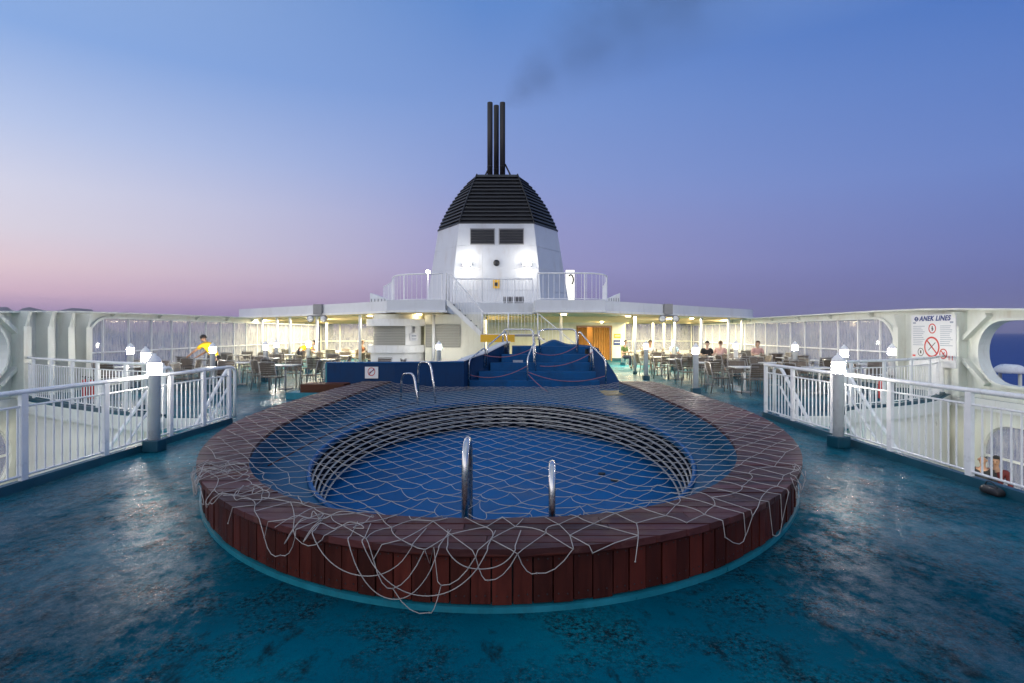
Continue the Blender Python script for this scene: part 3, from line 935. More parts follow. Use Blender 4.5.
# ------------------------------------------------------------------ steps behind the pool
def steps():
    root = thing('pool_staircase', 'dark blue painted steps climbing from the pool to a humped platform', 'steps', (0, 0, 0))
    y0, tr, rs, n = 16.5, .35, .24, 5
    def xl(k): return -1.32 + 1.32 * (k / 4)
    def xr(k): return 2.55 - .25 * (k / 4)
    for k in range(n):
        b = MB()
        b.prism([(xl(k), y0 + tr * k), (xr(k), y0 + tr * k), (xr(k), y0 + tr * (k + 1) + (.7 if k == 4 else 0)), (xl(k), y0 + tr * (k + 1) + (.7 if k == 4 else 0))],
                .0, PLAT + rs * (k + 1))
        b.build('step', M['bluestep'], root, .02)
    # flank walls
    b = MB()
    prof = [(-1.36, 16.2, .92), (-1.2, 16.75, .98), (-.75, 17.2, 1.12), (-.25, 17.8, 1.36), (-.08, 18.9, 1.40)]
    ring = []
    for x, y, z in prof:
        ring.append([(x - .16, y, 0), (x, y, 0), (x, y, z), (x - .16, y, z)])
    b.loft(ring, True, True, True); b.build('side_wall', M['bluewall'], root)
    b = MB(); ring = []
    for x, y, z in prof: ring.append([(x - .19, y - .02, z + .002), (x + .03, y - .02, z + .002), (x + .03, y - .02, z + .04), (x - .19, y - .02, z + .04)])
    b.loft(ring, True, True, True); b.build('side_coping', M['fascia'], root)
    b = MB(); ring = []
    for x, y, z, xb in ((3.15, 16.55, .12, 3.3), (3.05, 17.0, .55, 3.35), (2.85, 17.5, .95, 3.3), (2.72, 17.95, 1.24, 3.2), (2.6, 18.9, 1.3, 3.0)):
        ring.append([(xr(4) - .0 if False else 2.42, y, 0), (xb, y, 0), (x, y, z), (2.42, y, max(z, .1))])
    b.loft(ring, True, True, True); b.build('side_wall', M['bluewall'], root)
    # hump of the upper platform
    b = MB(); ring = []
    for k in range(15):
        x = .95 + 1.6 * k / 14
        z = 1.30 + .20 * math.exp(-((x - 1.35) / .33) ** 2) + .05 * math.exp(-((x - 2.0) / .4) ** 2)
        ring.append([(x, 18.15, 1.2), (x, 18.85, 1.2), (x, 18.8, z - .02), (x, 18.5, z), (x, 18.2, z - .05)])
    b.loft(ring, True, True, True); b.build('hump', M['bluestep'], root)
    b = MB(); b.box(.03, .33, 17.195, 17.199, .83, .9) ; b.build('step_plate', M['ink'], root)
    # handrails of bent steel tube
    def hr(*pts, r=.03):
        b = MB(); b.tube(rounded([at(*p) for p in pts], .16, 6), r * .8, 8); return b.build('handrail', M['steel'], root)
    hr((469, 388, 16.45), (469, 359.5, 16.45), (485.5, 347, 17.1), (484.5, 368.5, 17.1))
    hr((487, 367, 17.15), (487, 346.5, 17.15), (506, 330.5, 17.9), (508.5, 355, 17.75))
    hr((503, 347, 18.6), (503, 329.4, 18.6), (533, 329.4, 18.0), (534, 364, 17.25), r=.036)
    hr((527.5, 387, 16.55), (527.5, 358, 16.55), (535, 340, 17.2), (535.5, 372, 17.0))
    hr((540.5, 355, 17.75), (538.5, 331, 17.75), (546, 329.2, 18.2), (576, 329.2, 18.2), (577, 352, 17.85), r=.036)
    hr((577.5, 352, 17.9), (578.5, 330, 17.9), (592, 346, 17.2), (593.5, 371, 17.0))
    hr((590, 371, 17.0), (591, 345, 17.1), (605.7, 360, 16.5), (605.7, 385, 16.5))
    ropes = [((484, 355, 17.05), (533, 348, 17.2), 5, 'sagging pink rope across the upper step between the steel handrails'),
             ((470, 375, 16.4), (527, 366, 16.5), 6, 'pink rope strung low across the first steps toward the central handrail'),
             ((534, 352, 17.2), (577, 346, 17.8), 6, 'pink rope slung below the hump between two bent rails'),
             ((528, 372, 16.5), (605, 376, 16.45), 7, 'long slack pink rope crossing the lowest steps by the lit doorway'),
             ((528, 374, 16.5), (548, 392, 15.2), 1, 'pink rope stretched down from the central handrail toward the net'),
             ((540, 366, 16.9), (593, 352, 17.0), 5, 'pink rope slanting over the middle steps toward the doorway side')]
    for a, c, sag, lab in ropes:
        p, q = at(*a), at(*c)
        b = MB()
        b.tube([p.lerp(q, t / 12) - Vector((0, 0, sag * .03 * 4 * (t / 12) * (1 - t / 12))) for t in range(13)], .011, 5)
        tag(b.build('rope', M['ropep']), lab, 'rope', 'ropes across the pool steps')
steps()

def sign_board(name, label, w, h, loc, rot, extra):
    """flat board in its own x-z plane facing -y"""
    root = thing(name, label, 'sign', loc, 0); root.rotation_euler = rot
    b = MB(); b.box(-w / 2, w / 2, 0, .03, -h / 2, h / 2); b.build('board', M['paper'], root, .004)
    extra(root)
    return root

def ring_mark(b, cx, cz, r, w, y=-.006, n=28):
    a = [(cx + r * math.cos(2 * PI * k / n), y, cz + r * math.sin(2 * PI * k / n)) for k in range(n)]
    c = [(cx + (r - w) * math.cos(2 * PI * k / n), y, cz + (r - w) * math.sin(2 * PI * k / n)) for k in range(n)]
    a2 = [(p[0], -.001, p[2]) for p in a]; c2 = [(p[0], -.001, p[2]) for p in c]
    b.loft([a, c, c2, a2, a])
def bar_mark(b, x0, z0, x1, z1, w, y=-.006):
    d = Vector((x1 - x0, z1 - z0)); n = Vector((-d.y, d.x)).normalized() * w / 2
    q = [(x0 + n.x, z0 + n.y), (x1 + n.x, z1 + n.y), (x1 - n.x, z1 - n.y), (x0 - n.x, z0 - n.y)]
    b.loft([[(p[0], y, p[1]) for p in q], [(p[0], -.001, p[1]) for p in q]], True, True, True)

# blue bench wall with its notice, and the little wooden step
def bench_wall():
    root = thing('blue_wall', 'low dark blue wall behind the pool with a bright teal end', 'wall', (0, 0, 0))
    b = MB(); b.prism([(-5.04, 15.5), (-3.2, 15.5), (-1.34, 15.9), (-1.38, 16.2), (-3.2, 15.8), (-5.04, 15.8)], 0, .90); b.build('wall_body', M['bluewall'], root)
    b = MB(); b.prism([(-5.075, 15.49), (-3.2, 15.48), (-1.34, 15.88), (-1.38, 16.22), (-3.2, 15.82), (-5.075, 15.82)], .902, .925); b.build('wall_coping', M['basin'], root)
    b = MB(); b.box(-5.09, -5.045, 15.5, 15.8, 0, .90); b.build('end_panel', M['teal'], root)
    def extra(r):
        b = MB(); ring_mark(b, 0, .03, .13, .022); bar_mark(b, -.1, -.07, .1, .13, .02); b.build('prohibition_mark', M['red'], r)
        b = MB(); bar_mark(b, -.07, .0, .06, .07, .025); bar_mark(b, -.02, .03, -.08, -.06, .02); b.ball((.075, -.004, .09), .024, seg=8, scale=(1, .3, 1)); b.build('diver_mark', M['inkblue'], r)
    sign_board('warning_sign', 'small square no diving notice fixed on the dark blue wall', .46, .36, (-3.82, 15.465, .645), (0, 0, 0), extra).scale = (.78, 1, .88)
    st = thing('wooden_step', 'brown wooden step block on a teal plinth beside the dark blue wall', 'step', (-5.15, 15.15, 0))
    b = MB(); b.box(-.75, .45, -.30, .33, 0, .16); b.build('step_plinth', M['teal'], st)
    b = MB()
    for k in range(4):
        b.box(-.40, .75, -.24 + .14 * k, -.105 + .14 * k, .165, .38, tone=random.random())
    b.build('step_boards', M['stepwood'], st)
bench_wall()

# ------------------------------------------------------------------ railings
def railing(name, label, path, posts, spacing=.125, h=1.08, base=.0, kerb=.10, mat='rail', group=None, post_w=.045, br=.0105, mid=True, toe=True, sag=None):
    root = thing(name, label, 'railing', (0, 0, 0), 0, group)
    P = [Vector((p[0], p[1], p[2] if len(p) > 2 else base)) for p in path]
    L = [0]
    for a, c in zip(P, P[1:]): L.append(L[-1] + (c - a).length)
    def loc(s):
        s = max(0, min(s, L[-1]))
        for i in range(len(P) - 1):
            if s <= L[i + 1] + 1e-9:
                t = (s - L[i]) / max(1e-9, L[i + 1] - L[i]); d = (P[i + 1] - P[i]).normalized()
                return P[i].lerp(P[i + 1], t), d
        return P[-1], (P[-1] - P[-2]).normalized()
    n = max(2, int(L[-1] / .4)); ss = sorted(set([L[-1] * k / n for k in range(n + 1)] + L))
    def line(z, r, nm, sides=8):
        b = MB(); b.tube([loc(s)[0] + Vector((0, 0, z)) for s in ss], r, sides); return b.build(nm, M[mat], root)
    line(h, .03, 'top_rail')
    if mid: line(h - .16, .014, 'mid_rail', 6)
    line(kerb + .05, .015, 'bottom_rail', 6)
    if toe:
        b = MB(); r = []
        for s in ss:
            p, d = loc(s); nr = Vector((d.y, -d.x, 0)) * .055
            r.append([p - nr, p + nr, p + nr * .8 + Vector((0, 0, kerb)), p - nr * .8 + Vector((0, 0, kerb))])
        b.loft(r, True, True, True); b.build('kerb', M['tealdark'], root)
    b = MB(); b.box(-post_w, post_w, -post_w * .55, post_w * .55, kerb - .01, h - .02); pst = None
    for i, s in enumerate(posts):
        p, d = loc(s * L[-1]); rz = math.atan2(d.y, d.x)
        if pst is None:
            pst = b.build('post', M[mat], root, .006, p); pst.rotation_euler = (0, 0, rz)
        else: link_copy(pst, root, p, rz)
    zt = h - (.16 if mid else .02)
    bal = None; ks = int(L[-1] / spacing)
    for k in range(1, ks):
        s = k * L[-1] / ks
        if any(abs(s - q * L[-1]) < .06 for q in posts): continue
        p, d = loc(s)
        if bal is None:
            b = MB(); b.tube([(0, 0, kerb + .05), (0, 0, zt)], br, 6, cap=False); bal = b.build('baluster', M[mat], root, 0, p)
        else: link_copy(bal, root, p)
    return root
def near_rails():
    def fr(ys, y0, y1): return [(y - y0) / (y1 - y0) for y in ys]
    railing('guard_railing', 'white baluster railing along the stairwell on the pink sunset side', [(-5.48, 3.2), (-5.42, 10.95)],
            fr([3.3, 5.0, 6.35, 7.62, 9.05, 10.0, 10.9], 3.2, 10.95), .122)
    railing('guard_railing', 'white baluster railing along the stairwell with two people below', [(5.30, 3.2), (5.22, 11.75)],
            fr([3.3, 5.0, 6.55, 7.9, 9.3, 10.6, 11.7], 3.2, 11.75), .122)
    lp = [p for p in arc_pts([(-7.2, 11.75), (-8.7, 12.4), (-12.0, 14.4), (-12.95, 15.2)], 6)]
    railing('curved_railing', 'curved white railing round the far edge of the sunset side stairwell', lp, [0, .17, .34, .52, .69, .86, .99], .125, kerb=.06)
    rp = [p for p in arc_pts([(7.0, 12.05), (7.65, 12.9), (9.0, 13.5), (10.7, 14.6), (12.2, 16.1)], 6)]
    railing('curved_railing', 'curved white railing below the large rules board', rp, [0, .17, .34, .52, .69, .86, .99], .125, kerb=.06)
near_rails()

# ------------------------------------------------------------------ bollard lamps
def bollard_proto():
    r = thing('bollard_lamp', 'x', 'lamp', (0, 0, 0))
    b = MB(); b.box(-.115, .115, -.115, .115, 0, .17); b.build('base', M['tealdark'], r, .012)
    b = MB(); b.lathe([(.078, .165), (.078, 1.10), (.086, 1.105), (.086, 1.125)], sides=20, smooth=True); b.build('post', M['rail'], r)
    b = MB(); b.lathe([(.084, 1.127), (.088, 1.135), (.088, 1.285), (.084, 1.292)], sides=16); b.build('lamp', M['lamp'], r)
    b = MB(); b.lathe([(.098, 1.294), (.10, 1.306), (.085, 1.345), (.055, 1.385), (.026, 1.405), (.024, 1.43), (.01, 1.435)], sides=16); b.build('cap', M['rail'], r)
    b = MB()
    for k in range(4):
        t = PI / 4 + k * PI / 2; b.tube([(.092 * math.cos(t), .092 * math.sin(t), 1.12), (.092 * math.cos(t), .092 * math.sin(t), 1.30)], .006, 5)
    b.lathe([(.096, 1.205), (.096, 1.213)], sides=16, cap=False)
    b.build('lamp_frame', M['rail'], r)
    return r
def bollards():
    proto = bollard_proto()
    L = [(-5.26, 8.37, 'white bollard lamp standing tall in the near sunset side railing'),
         (4.97, 8.66, 'white bollard lamp in the railing opposite, above its own wet glare streak'),
         (-11.0, 16.4, 'bollard lamp behind the curved railing, the one nearer the ribbed bulwark'),
         (-8.0, 12.42, 'bollard lamp at the stair head just behind the sunset side railing lamp'),
         (-9.05, 17.2, 'bollard lamp in front of the leaning worker in yellow'),
         (-8.75, 20.2, 'bollard lamp before the white posts beside the dark chairs'),
         (-9.65, 23.3, 'bollard lamp among the tables before the second yellow shirted worker'),
         (-8.8, 24.6, 'bollard lamp under the roof edge behind the yellow shirted back'),
         (-2.65, 20.6, 'bollard lamp in front of the closed shutters of the bar'),
         (8.35, 14.3, 'bollard lamp at the stair head close behind the near railing lamp'),
         (10.35, 15.5, 'bollard lamp between the glazed arch and the rules board'),
         (9.8, 19.7, 'bollard lamp among brown chairs before the glazed bulwark'),
         (5.2, 16.1, 'bollard lamp on open deck beside the pool coping, with dark base'),
         (4.9, 20.8, 'bollard lamp on the pale wet deck between pool and doorway'),
         (5.8, 29.8, 'bollard lamp by the notice wall near the orange doorway'),
         (8.5, 21.6, 'bollard lamp among the chairs at the edge of the canopy'),
         (7.4, 26, 'bollard lamp beneath the canopy near the pale blue shirt')]
    for i, (x, y, lab) in enumerate(L):
        o = proto if i == 0 else copy_tree(proto)
        o.location = (x, y, 0); tag(o, lab, 'lamp', 'bollard lamps along the deck')
        if i in (1, 9): o.rotation_euler = (0, 0, .25)
bollards()

# ------------------------------------------------------------------ side bulwarks
def bulwark(side):
    left = side < 0
    X = LX if left else RX
    lab = 'ribbed white steel bulwark with glazed arch on the pink sunset side' if left else 'white steel bulwark with glazed arch and open porthole facing dark sea'
    root = thing('bulwark', lab, 'bulwark', (0, 0, 0))
    top = [(-5, 1.9), (4, 1.98), (9, 2.12), (12, 2.20), (13.8, 2.27), (15.5, 2.35), (17, 2.40), (19, 2.42), (26, 2.42), (42, 2.42)]
    if left: top = [(y, z - (.07 if y < 20 else .07 * max(0, (26 - y) / 6))) for y, z in top]
    g0 = 17.55 if left else 18.35
    def rr(a, b_, z0, z1, r): return round_rect(a, b_, z0, z1, r)
    # main glazed opening: round near end, square far end
    zb, zt, R = .22, 2.19, .95
    big = [(40.5, zb), (40.5, zt)] + [(g0 + R - R * math.sin(PI / 2 * k / 10), zt - R + R * math.cos(PI / 2 * k / 10)) for k in range(11)] \
        + [(g0 + R - R * math.cos(PI / 2 * k / 10), zb + R - R * math.sin(PI / 2 * k / 10)) for k in range(11)]
    p1 = 14.72 if left else 14.95
    port = rr(11.4, p1, .42, 2.04, .78)
    port2 = rr(6.4, 10.2, .42, 1.75, .66)
    lows = [rr(11.2, 15.0, -2.3, -.62, .8), rr(6.2, 10.2, -2.3, -.62, .8)]
    outer = [(-5, -2.8), (42, -2.8)] + list(reversed(top))
    mtx = Matrix(((0, 0, -1 if left else 1, X), (1, 0, 0, 0), (0, 1, 0, 0), (0, 0, 0, 1)))
    plate('bulwark_plate', outer, [big, port, port2] + lows, .14, M['bulwark'], root, mtx)
    s = 1 if left else -1                       # towards the deck
    b = MB()
    b.loft([[(X - s * .02, y, z + .002), (X + s * .22, y, z + .002), (X + s * .22, y, z + .05), (X - s * .16, y, z + .05)] for y, z in top], True, True, True)
    b.build('cap_rail', M['bulwark'], root)
    # stiffening ribs
    ribs = (15.05, 15.82, 16.55, 17.25) if left else (15.55, 17.98)
    for y in ribs:
        z1 = 2.33
        b = MB(); d = .36 if left else .26
        b.loft([[(X, y - .05, z), (X + s * dd, y - .05, z), (X + s * dd, y + .05, z), (X, y + .05, z)] for z, dd in ((.0, d), (1.9, d), (2.30, d + .1))], True, True, True)
        b.box(min(X + s * d, X + s * (d + .03)), max(X + s * d, X + s * (d + .03)), y - .12, y + .12, 0, 1.9)
        b.build('rib', M['bulwark'], root)
    # bracket brackets under the cap along the glazing
    for k in range(9):
        y = g0 + 1.2 + 2.5 * k
        b = MB(); b.loft([[(X, y - .03, 2.2), (X + s * .02, y - .03, 2.2), (X + s * .02, y + .03, 2.2), (X, y + .03, 2.2)],
                          [(X, y - .03, 2.41), (X + s * .2, y - .03, 2.41), (X + s * .2, y + .03, 2.41), (X, y + .03, 2.41)]], True, True, True)
        b.build('bracket', M['bulwark'], root)
    # porthole and arch frames standing proud
    def frame(loop, nm, w=.05, d=.10):
        b = MB(); c = Vector((sum(p[0] for p in loop) / len(loop), sum(p[1] for p in loop) / len(loop)))
        n = len(loop); ring = []
        for i in range(n):
            a, p, q = Vector(loop[i - 1]), Vector(loop[i]), Vector(loop[(i + 1) % n])
            t = (q - a).normalized(); nr = Vector((t.y, -t.x))
            if nr.dot(p - c) < 0: nr = -nr
            o_, i_ = p + nr * w, p - nr * .004
            ring.append([(X - s * .145, i_.x, i_.y), (X + s * d, i_.x, i_.y), (X + s * d, o_.x, o_.y), (X + s * .002, o_.x, o_.y)])
        ring.append(ring[0])
        b.loft(ring); return b.build(nm, M['bulwark'], root)
    frame(port, 'porthole_frame', .06, .16); frame(port2, 'porthole_frame', .06, .16); frame(big, 'arch_frame', .07, .09)
    # diagonal braces framing the porthole
    for (ya, za, yb, zb_) in ((p1 + .55, 1.55, p1 - .25, 2.2), (p1 + .55, 1.0, p1 - .2, .38)):
        b = MB(); w = Vector((0, .05, .05)); d = .16
        a, c = Vector((X, ya, za)), Vector((X, yb, zb_)); t = (c - a).normalized(); nr = Vector((0, -t.z, t.y)) * .05
        b.loft([[p - nr, p + nr, p + nr + Vector((s * d, 0, 0)), p - nr + Vector((s * d, 0, 0))] for p in (a, c)], True, True, True)
        b.build('brace', M['bulwark'], root)
    # window posts, mid rail and panes
    y = g0 + .88; ys = []
    while y < 40: ys.append(y); y += 1.24
    pst = None
    for y in ys:
        if pst is None:
            b = MB(); b.box(-.03, .03, -.025, .025, zb - .0, zt); pst = b.build('window_post', M['rail'] if not left else M['fascia'], root, 0, (X - s * .06, y, 0))
        else: link_copy(pst, root, (X - s * .06, y, 0))
    b = MB(); b.box(X - s * .06 - .028, X - s * .06 + .028, g0 + .02, 40.4, 1.07, 1.115); b.build('window_rail', M['rail'] if not left else M['fascia'], root)
    edges = [g0 + .03] + ys + [40.4]
    for a, c in zip(edges, edges[1:]):
        b = MB()
        if a == edges[0]:
            poly = [p for p in big if p[0] <= c] + [(c, zb), (c, zt)]
            poly = [(c, zt)] + [p for p in big if p[0] <= c - .001] + [(c, zb)]
            bm2 = [(X - s * .09, p[0], p[1]) for p in poly]
            b.loft([bm2, [(X - s * .098, p[1], p[2]) for p in bm2]], True, True, True)
        else:
            b.box(min(X - s * .09, X - s * .098), max(X - s * .09, X - s * .098), a + .01, c - .01, zb, zt)
        b.build('window_pane', M['glass'], root)
    for a, c in ((11.2, 15.0), (6.2, 10.2)):
        b = MB(); q = [(X - s * .09, p[0], p[1]) for p in rr(a, c, -2.3, -.62, .8)]
        b.loft([q, [(X - s * .1, p[1], p[2]) for p in q]], True, True, True); b.build('lower_pane', M['frost'], root)
        b = MB(); b.box(X - s * .05 - .02, X - s * .05 + .02, a + 1.55, a + 1.62, -2.3, -.62); b.box(X - s * .05 - .021, X - s * .05 + .021, a + .01, c - .01, -1.5, -1.44); b.build('lower_frame', M['white'], root)
    return root
bulwark(-1); bulwark(1)

def rules_board():
    def extra(r):
        b = MB(); ring_mark(b, -.02, -.18, .30, .05); bar_mark(b, -.22, .02, .19, -.38, .04); ring_mark(b, 0, .35, .145, .03)
        ring_mark(b, .42, -.36, .145, .03); bar_mark(b, .34, -.28, .5, -.44, .025); b.build('prohibition_mark', M['red'], r)
        b = MB(); ring_mark(b, -.46, -.34, .12, .018); b.build('pictogram', M['dark'], r); b = MB(); bar_mark(b, -.46, -.29, -.46, -.38, .05); b.build('pictogram', M['dark'], r); b = MB(); bar_mark(b, -.15, -.28, .12, -.05, .02); bar_mark(b, -.05, -.16, -.12, -.06, .03)
        b.build('pictogram', M['dark'], r); b = MB(); bar_mark(b, 0, .42, 0, .28, .03); bar_mark(b, -.03, .36, .05, .33, .02); b.build('pictogram', M['dark'], r)
        b = MB(); bar_mark(b, .37, -.31, .42, -.38, .03); bar_mark(b, .46, -.31, .42, -.38, .03); b.build('glass_mark', M['red'], r)
        b = MB()
        for k in range(11):
            z = .42 - k * .055
            for x0, x1 in ((-.78, -.30), (.30, .78)):
                L = x1 - x0
                bar_mark(b, x0, z, x0 + L * random.uniform(.7, 1), z, .018, -.003)
        for x0 in (-.78, .66): bar_mark(b, x0, .52, x0 + .12, .52, .05, -.003)
        b.build('small_print', M['ink'], r)
        b = MB(); bar_mark(b, -.80, -.45, -.68, -.45, .06); bar_mark(b, .62, -.47, .64, -.47, .12); bar_mark(b, .74, -.47, .76, -.47, .12); b.build('red_mark', M['red'], r)
        # heading
        cu = bpy.data.curves.new('heading', 'FONT'); cu.body = 'ANEK LINES'; cu.size = .20; cu.shear = .3; cu.align_x = 'CENTER'; cu.align_y = 'CENTER'; cu.extrude = .003; cu.space_character = 1.12; cu.offset = .006
        tmp = bpy.data.objects.new('heading', cu); COL.objects.link(tmp)
        bpy.context.view_layer.update()
        me = bpy.data.meshes.new_from_object(tmp.evaluated_get(bpy.context.evaluated_depsgraph_get()))
        bpy.data.objects.remove(tmp)
        o = bpy.data.objects.new('heading', me); COL.objects.link(o); o.parent = r; me.materials.clear(); me.materials.append(M['inkblue'])
        o.location = (.08, -.006, .635); o.rotation_euler = (PI / 2, 0, 0)
        b = MB(); ring_mark(b, -.64, .635, .07, .03); bar_mark(b, -.73, .635, -.55, .635, .03); b.build('emblem', M['inkblue'], r)
    # board hangs on the inner face of the bulwark, long side fore and aft
    o = sign_board('rules_board', 'large white rules board with blue heading and red ban circles', 1.72, 1.5, (RX - .32, 16.35, 1.50), (0, 0, -PI / 2), extra)
    b = MB()
    for x in (-.6, .6): b.box(x - .03, x + .03, .032, .30, -.5, .5)
    b.build('mounting_bracket', M['grey'], o)
rules_board()

# ------------------------------------------------------------------ stairwells
def wells():
    for s in (-1, 1):
        nm = 'sunset side' if s < 0 else 'dark sea side'
        root = thing('stairwell_wall', 'curved white wall under the curved railing on the %s' % nm, 'wall', (0, 0, 0))
        pts = [(-7.2, 11.75), (-8.7, 12.35), (-12.0, 14.35), (-13.05, 15.3)] if s < 0 else [(7.05, 11.95), (7.65, 12.85), (9.0, 13.45), (10.7, 14.52), (12.3, 16.02)]
        pp = arc_pts(pts, 8); b = MB(); ring = []
        for i, p in enumerate(pp):
            d = (pp[min(i + 1, len(pp) - 1)] - pp[max(i - 1, 0)]).normalized(); n = Vector((-d.y, d.x, 0)) * .06
            if n.y < 0: n = -n
            ring.append([(p.x, p.y, -2.8), (p.x + n.x, p.y + n.y, -2.8), (p.x + n.x, p.y + n.y, -.302), (p.x, p.y, -.302)])
        b.loft(ring, True, True, True); b.build('wall_plate', M['white'], root)
        # unseen beam added under the deck edge to cut the strip light
        b = MB(); x = -5.55 if s < 0 else 5.35
        b.box(x - .05, x + .05, -4, 11.9 if s > 0 else 11.6, -.62, -.302); b.build('light_cut_beam', M['white'], root)
        # stair
        st = thing('deck_stair', 'white steel stair going down to the lit lower deck on the %s' % nm, 'stair', (0, 0, 0))
        xa, xb, yt = (-5.75, -7.05, 11.5) if s < 0 else (5.55, 6.85, 11.75)
        x0, x1 = min(xa, xb), max(xa, xb); run, n = 3.3, 13
        tr = None
        for k in range(n):
            z = -.02 - 2.8 * (k + 1) / (n + 1); y = yt - run * (k + .5) / n
            if tr is None:
                b = MB(); b.box(x0 + .05, x1 - .05, -.13, .13, -.02, .02); tr = b.build('tread', M['teal'], st, 0, (0, y, z))
            else: link_copy(tr, st, (0, y, z))
        for x in (x0, x1):
            b = MB(); a, c = Vector((x, yt, -.1)), Vector((x, yt - run, -2.78))
            b.loft([[p + Vector((-.03, 0, -.14)), p + Vector((.03, 0, -.14)), p + Vector((.03, 0, .14)), p + Vector((-.03, 0, .14))] for p in (a, c)], True, True, True)
            b.build('stringer', M['white'], st)
            b = MB(); b.tube(rounded([(x, yt + .3, 0), (x, yt + .3, 1.02), (x, yt, 1.02), (x, yt - run, -1.75), (x, yt - run, -2.75)], .15), .032, 8)
            b.tube([(x, yt, .62), (x, yt - run, -2.2)], .022, 6)
            for q in (.2, .5, .8): b.tube([(x, yt - run * q, .95 - 2.75 * q), (x, yt - run * q, -.05 - 2.72 * q)], .02, 6)
            b.build('stair_handrail', M['rail'], st)
        # lamps under the deck edge
        for y in (4.5, 7.5, 10.2):
            lx = s * 3.6
            b = MB(); b.box(lx - .08, lx + .08, y - .55, y + .55, -.36, -.302); o = b.build('strip_light', M['strip'])
            tag(o, 'fluorescent strip under the deck edge lighting the %s stairwell' % nm, 'lamp', 'strip lights under the deck on the %s' % nm)
            lamp('strip_lamp', (s * 3.7, y, -.66), LOWER, (1, .92, .72), 'POINT', .12)
LOWER = 1300
wells()

# ------------------------------------------------------------------ canopy, upper deck, columns
CB, CT = 2.50, 2.93
CANOPY = [(-14.2, 29.6), (-4.6, 21.5), (-4.6, 20.9), (-2.45, 20.9), (-2.45, 23.2), (.85, 23.2), (.85, 20.9), (3.42, 20.9), (3.42, 21.4), (12.7, 30.0), (12.7, 41), (-14.2, 41)]
def canopy():
    root = thing('canopy', 'long white canopy roof with thin posts over the rear seating', 'canopy', (0, 0, 0))
    b = MB(); b.prism(CANOPY, CB, CT); b.build('roof', M['fascia'], root)
    ins = [(-13.9, 29.9), (-4.4, 21.9), (-4.3, 21.1), (-2.6, 21.1), (-2.6, 23.4), (1.0, 23.4), (1.0, 21.1), (3.25, 21.1), (3.3, 21.75), (12.4, 30.3), (12.4, 40.8), (-13.9, 40.8)]
    b = MB(); b.prism(ins, CB - .05, CB - .003); b.build('ceiling', M['ceil'], root)
    # lip strip along the lower edge of the front
    b = MB()
    for a, c in zip(CANOPY[:9], CANOPY[1:10]):
        a, c = Vector((*a, 0)), Vector((*c, 0)); d = (c - a).normalized(); n = Vector((d.y, -d.x, 0))
        if n.y > 0 and abs(n.x) < .5: n = -n
        b.loft([[p + n * .003 + Vector((0, 0, CB - .03)), p + n * .05 + Vector((0, 0, CB - .03)), p + n * .05 + Vector((0, 0, CB + .05)), p + n * .003 + Vector((0, 0, CB + .05))] for p in (a, c)], True, True, True)
    b.build('gutter', M['white'], root)
    # cross beams under the ceiling
    for y in (25.5, 29, 33, 37):
        b = MB()
        xa = max(-13.8, -4.3 - (y - 21.5) * 1.17 + .4) if y < 30 else -13.8
        xb = min(12.3, 3.4 + (y - 21.5) * 1.08 - .4) if y < 30 else 12.3
        b.box(xa, xb, y, y + .14, CB - .2, CB - .052); b.build('beam', M['ceil'], root)
    cols = [(635, 23.7), (675, 25.5), (701.5, 27), (728.6, 28.5), (653, 33), (664, 34), (742, 29.8), (360, 23), (317, 25), (290, 26.5), (277, 27.5), (262, 28.5), (247, 29.6), (326.6, 33), (561, 22.4), (433.5, 21.9)]
    pr = None
    for x, Z in cols:
        p = at(x, 332, Z)
        if pr is None:
            b = MB(); b.lathe([(.062, .12), (.062, CB - .05)], sides=12); pr = b.build('column', M['white'], root, 0, (p.x, Z, 0))
            b = MB(); b.lathe([(.085, 0), (.085, .14)], sides=12); cb = b.build('column_base', M['tealdark'], pr)
        else:
            c = link_copy(pr, root, (p.x, Z, 0)); link_copy(cb, c)
    dl = None
    for x, y in [(-12.4, 31), (-10, 28), (-8, 26), (-6, 24), (-11, 33), (-8.5, 31), (-6.5, 28.5), (-7, 35), (-12, 37), (-9, 38), (11, 31), (9, 28.5), (7, 26.5), (5, 24.5), (6.8, 31), (9.5, 34), (11.5, 37), (7.5, 37), (4.2, 28), (4.8, 32.5), (-3.6, 22), (2, 22), (-.8, 26), (.8, 30)]:
        if dl is None:
            b = MB(); b.lathe([(.11, 0), (.11, .035), (.09, .04)], sides=12); dl = b.build('ceiling_light', M['down'], root, 0, (x, y, CB - .095))
        else: link_copy(dl, root, (x, y, CB - .095))
    for (x, y, w, d, p) in ((-10.5, 34, 5, 8, 260), (-8.2, 28.6, 4, 1.2, 130), (9.3, 34, 5, 8, 260), (6.4, 29.4, 3.5, 1.2, 130), (2.2, 28, 4, 5, 100), (-.6, 25.5, 2.4, 1.2, 40), (-4.2, 26, 1.2, 1.2, 30), (4.6, 24.6, .8, 1.5, 26)):
        lamp('ceiling_lamp', (x, y, CB - .22), p * CEIL, (1, .86, .55), 'AREA', w, (0, 0, 0), d)
    for x, y, ang in ((-9.1, 25.95, 139.8), (7.75, 26.05, 42.8)):
        lamp('column_fill_light', (x, y, CB - .12), 260, (1, .88, .62), 'AREA', 11, (0, 0, math.radians(ang)), .25)  # unseen fill lights added to whiten the camera side of the columns
CEIL = 4.8
canopy()

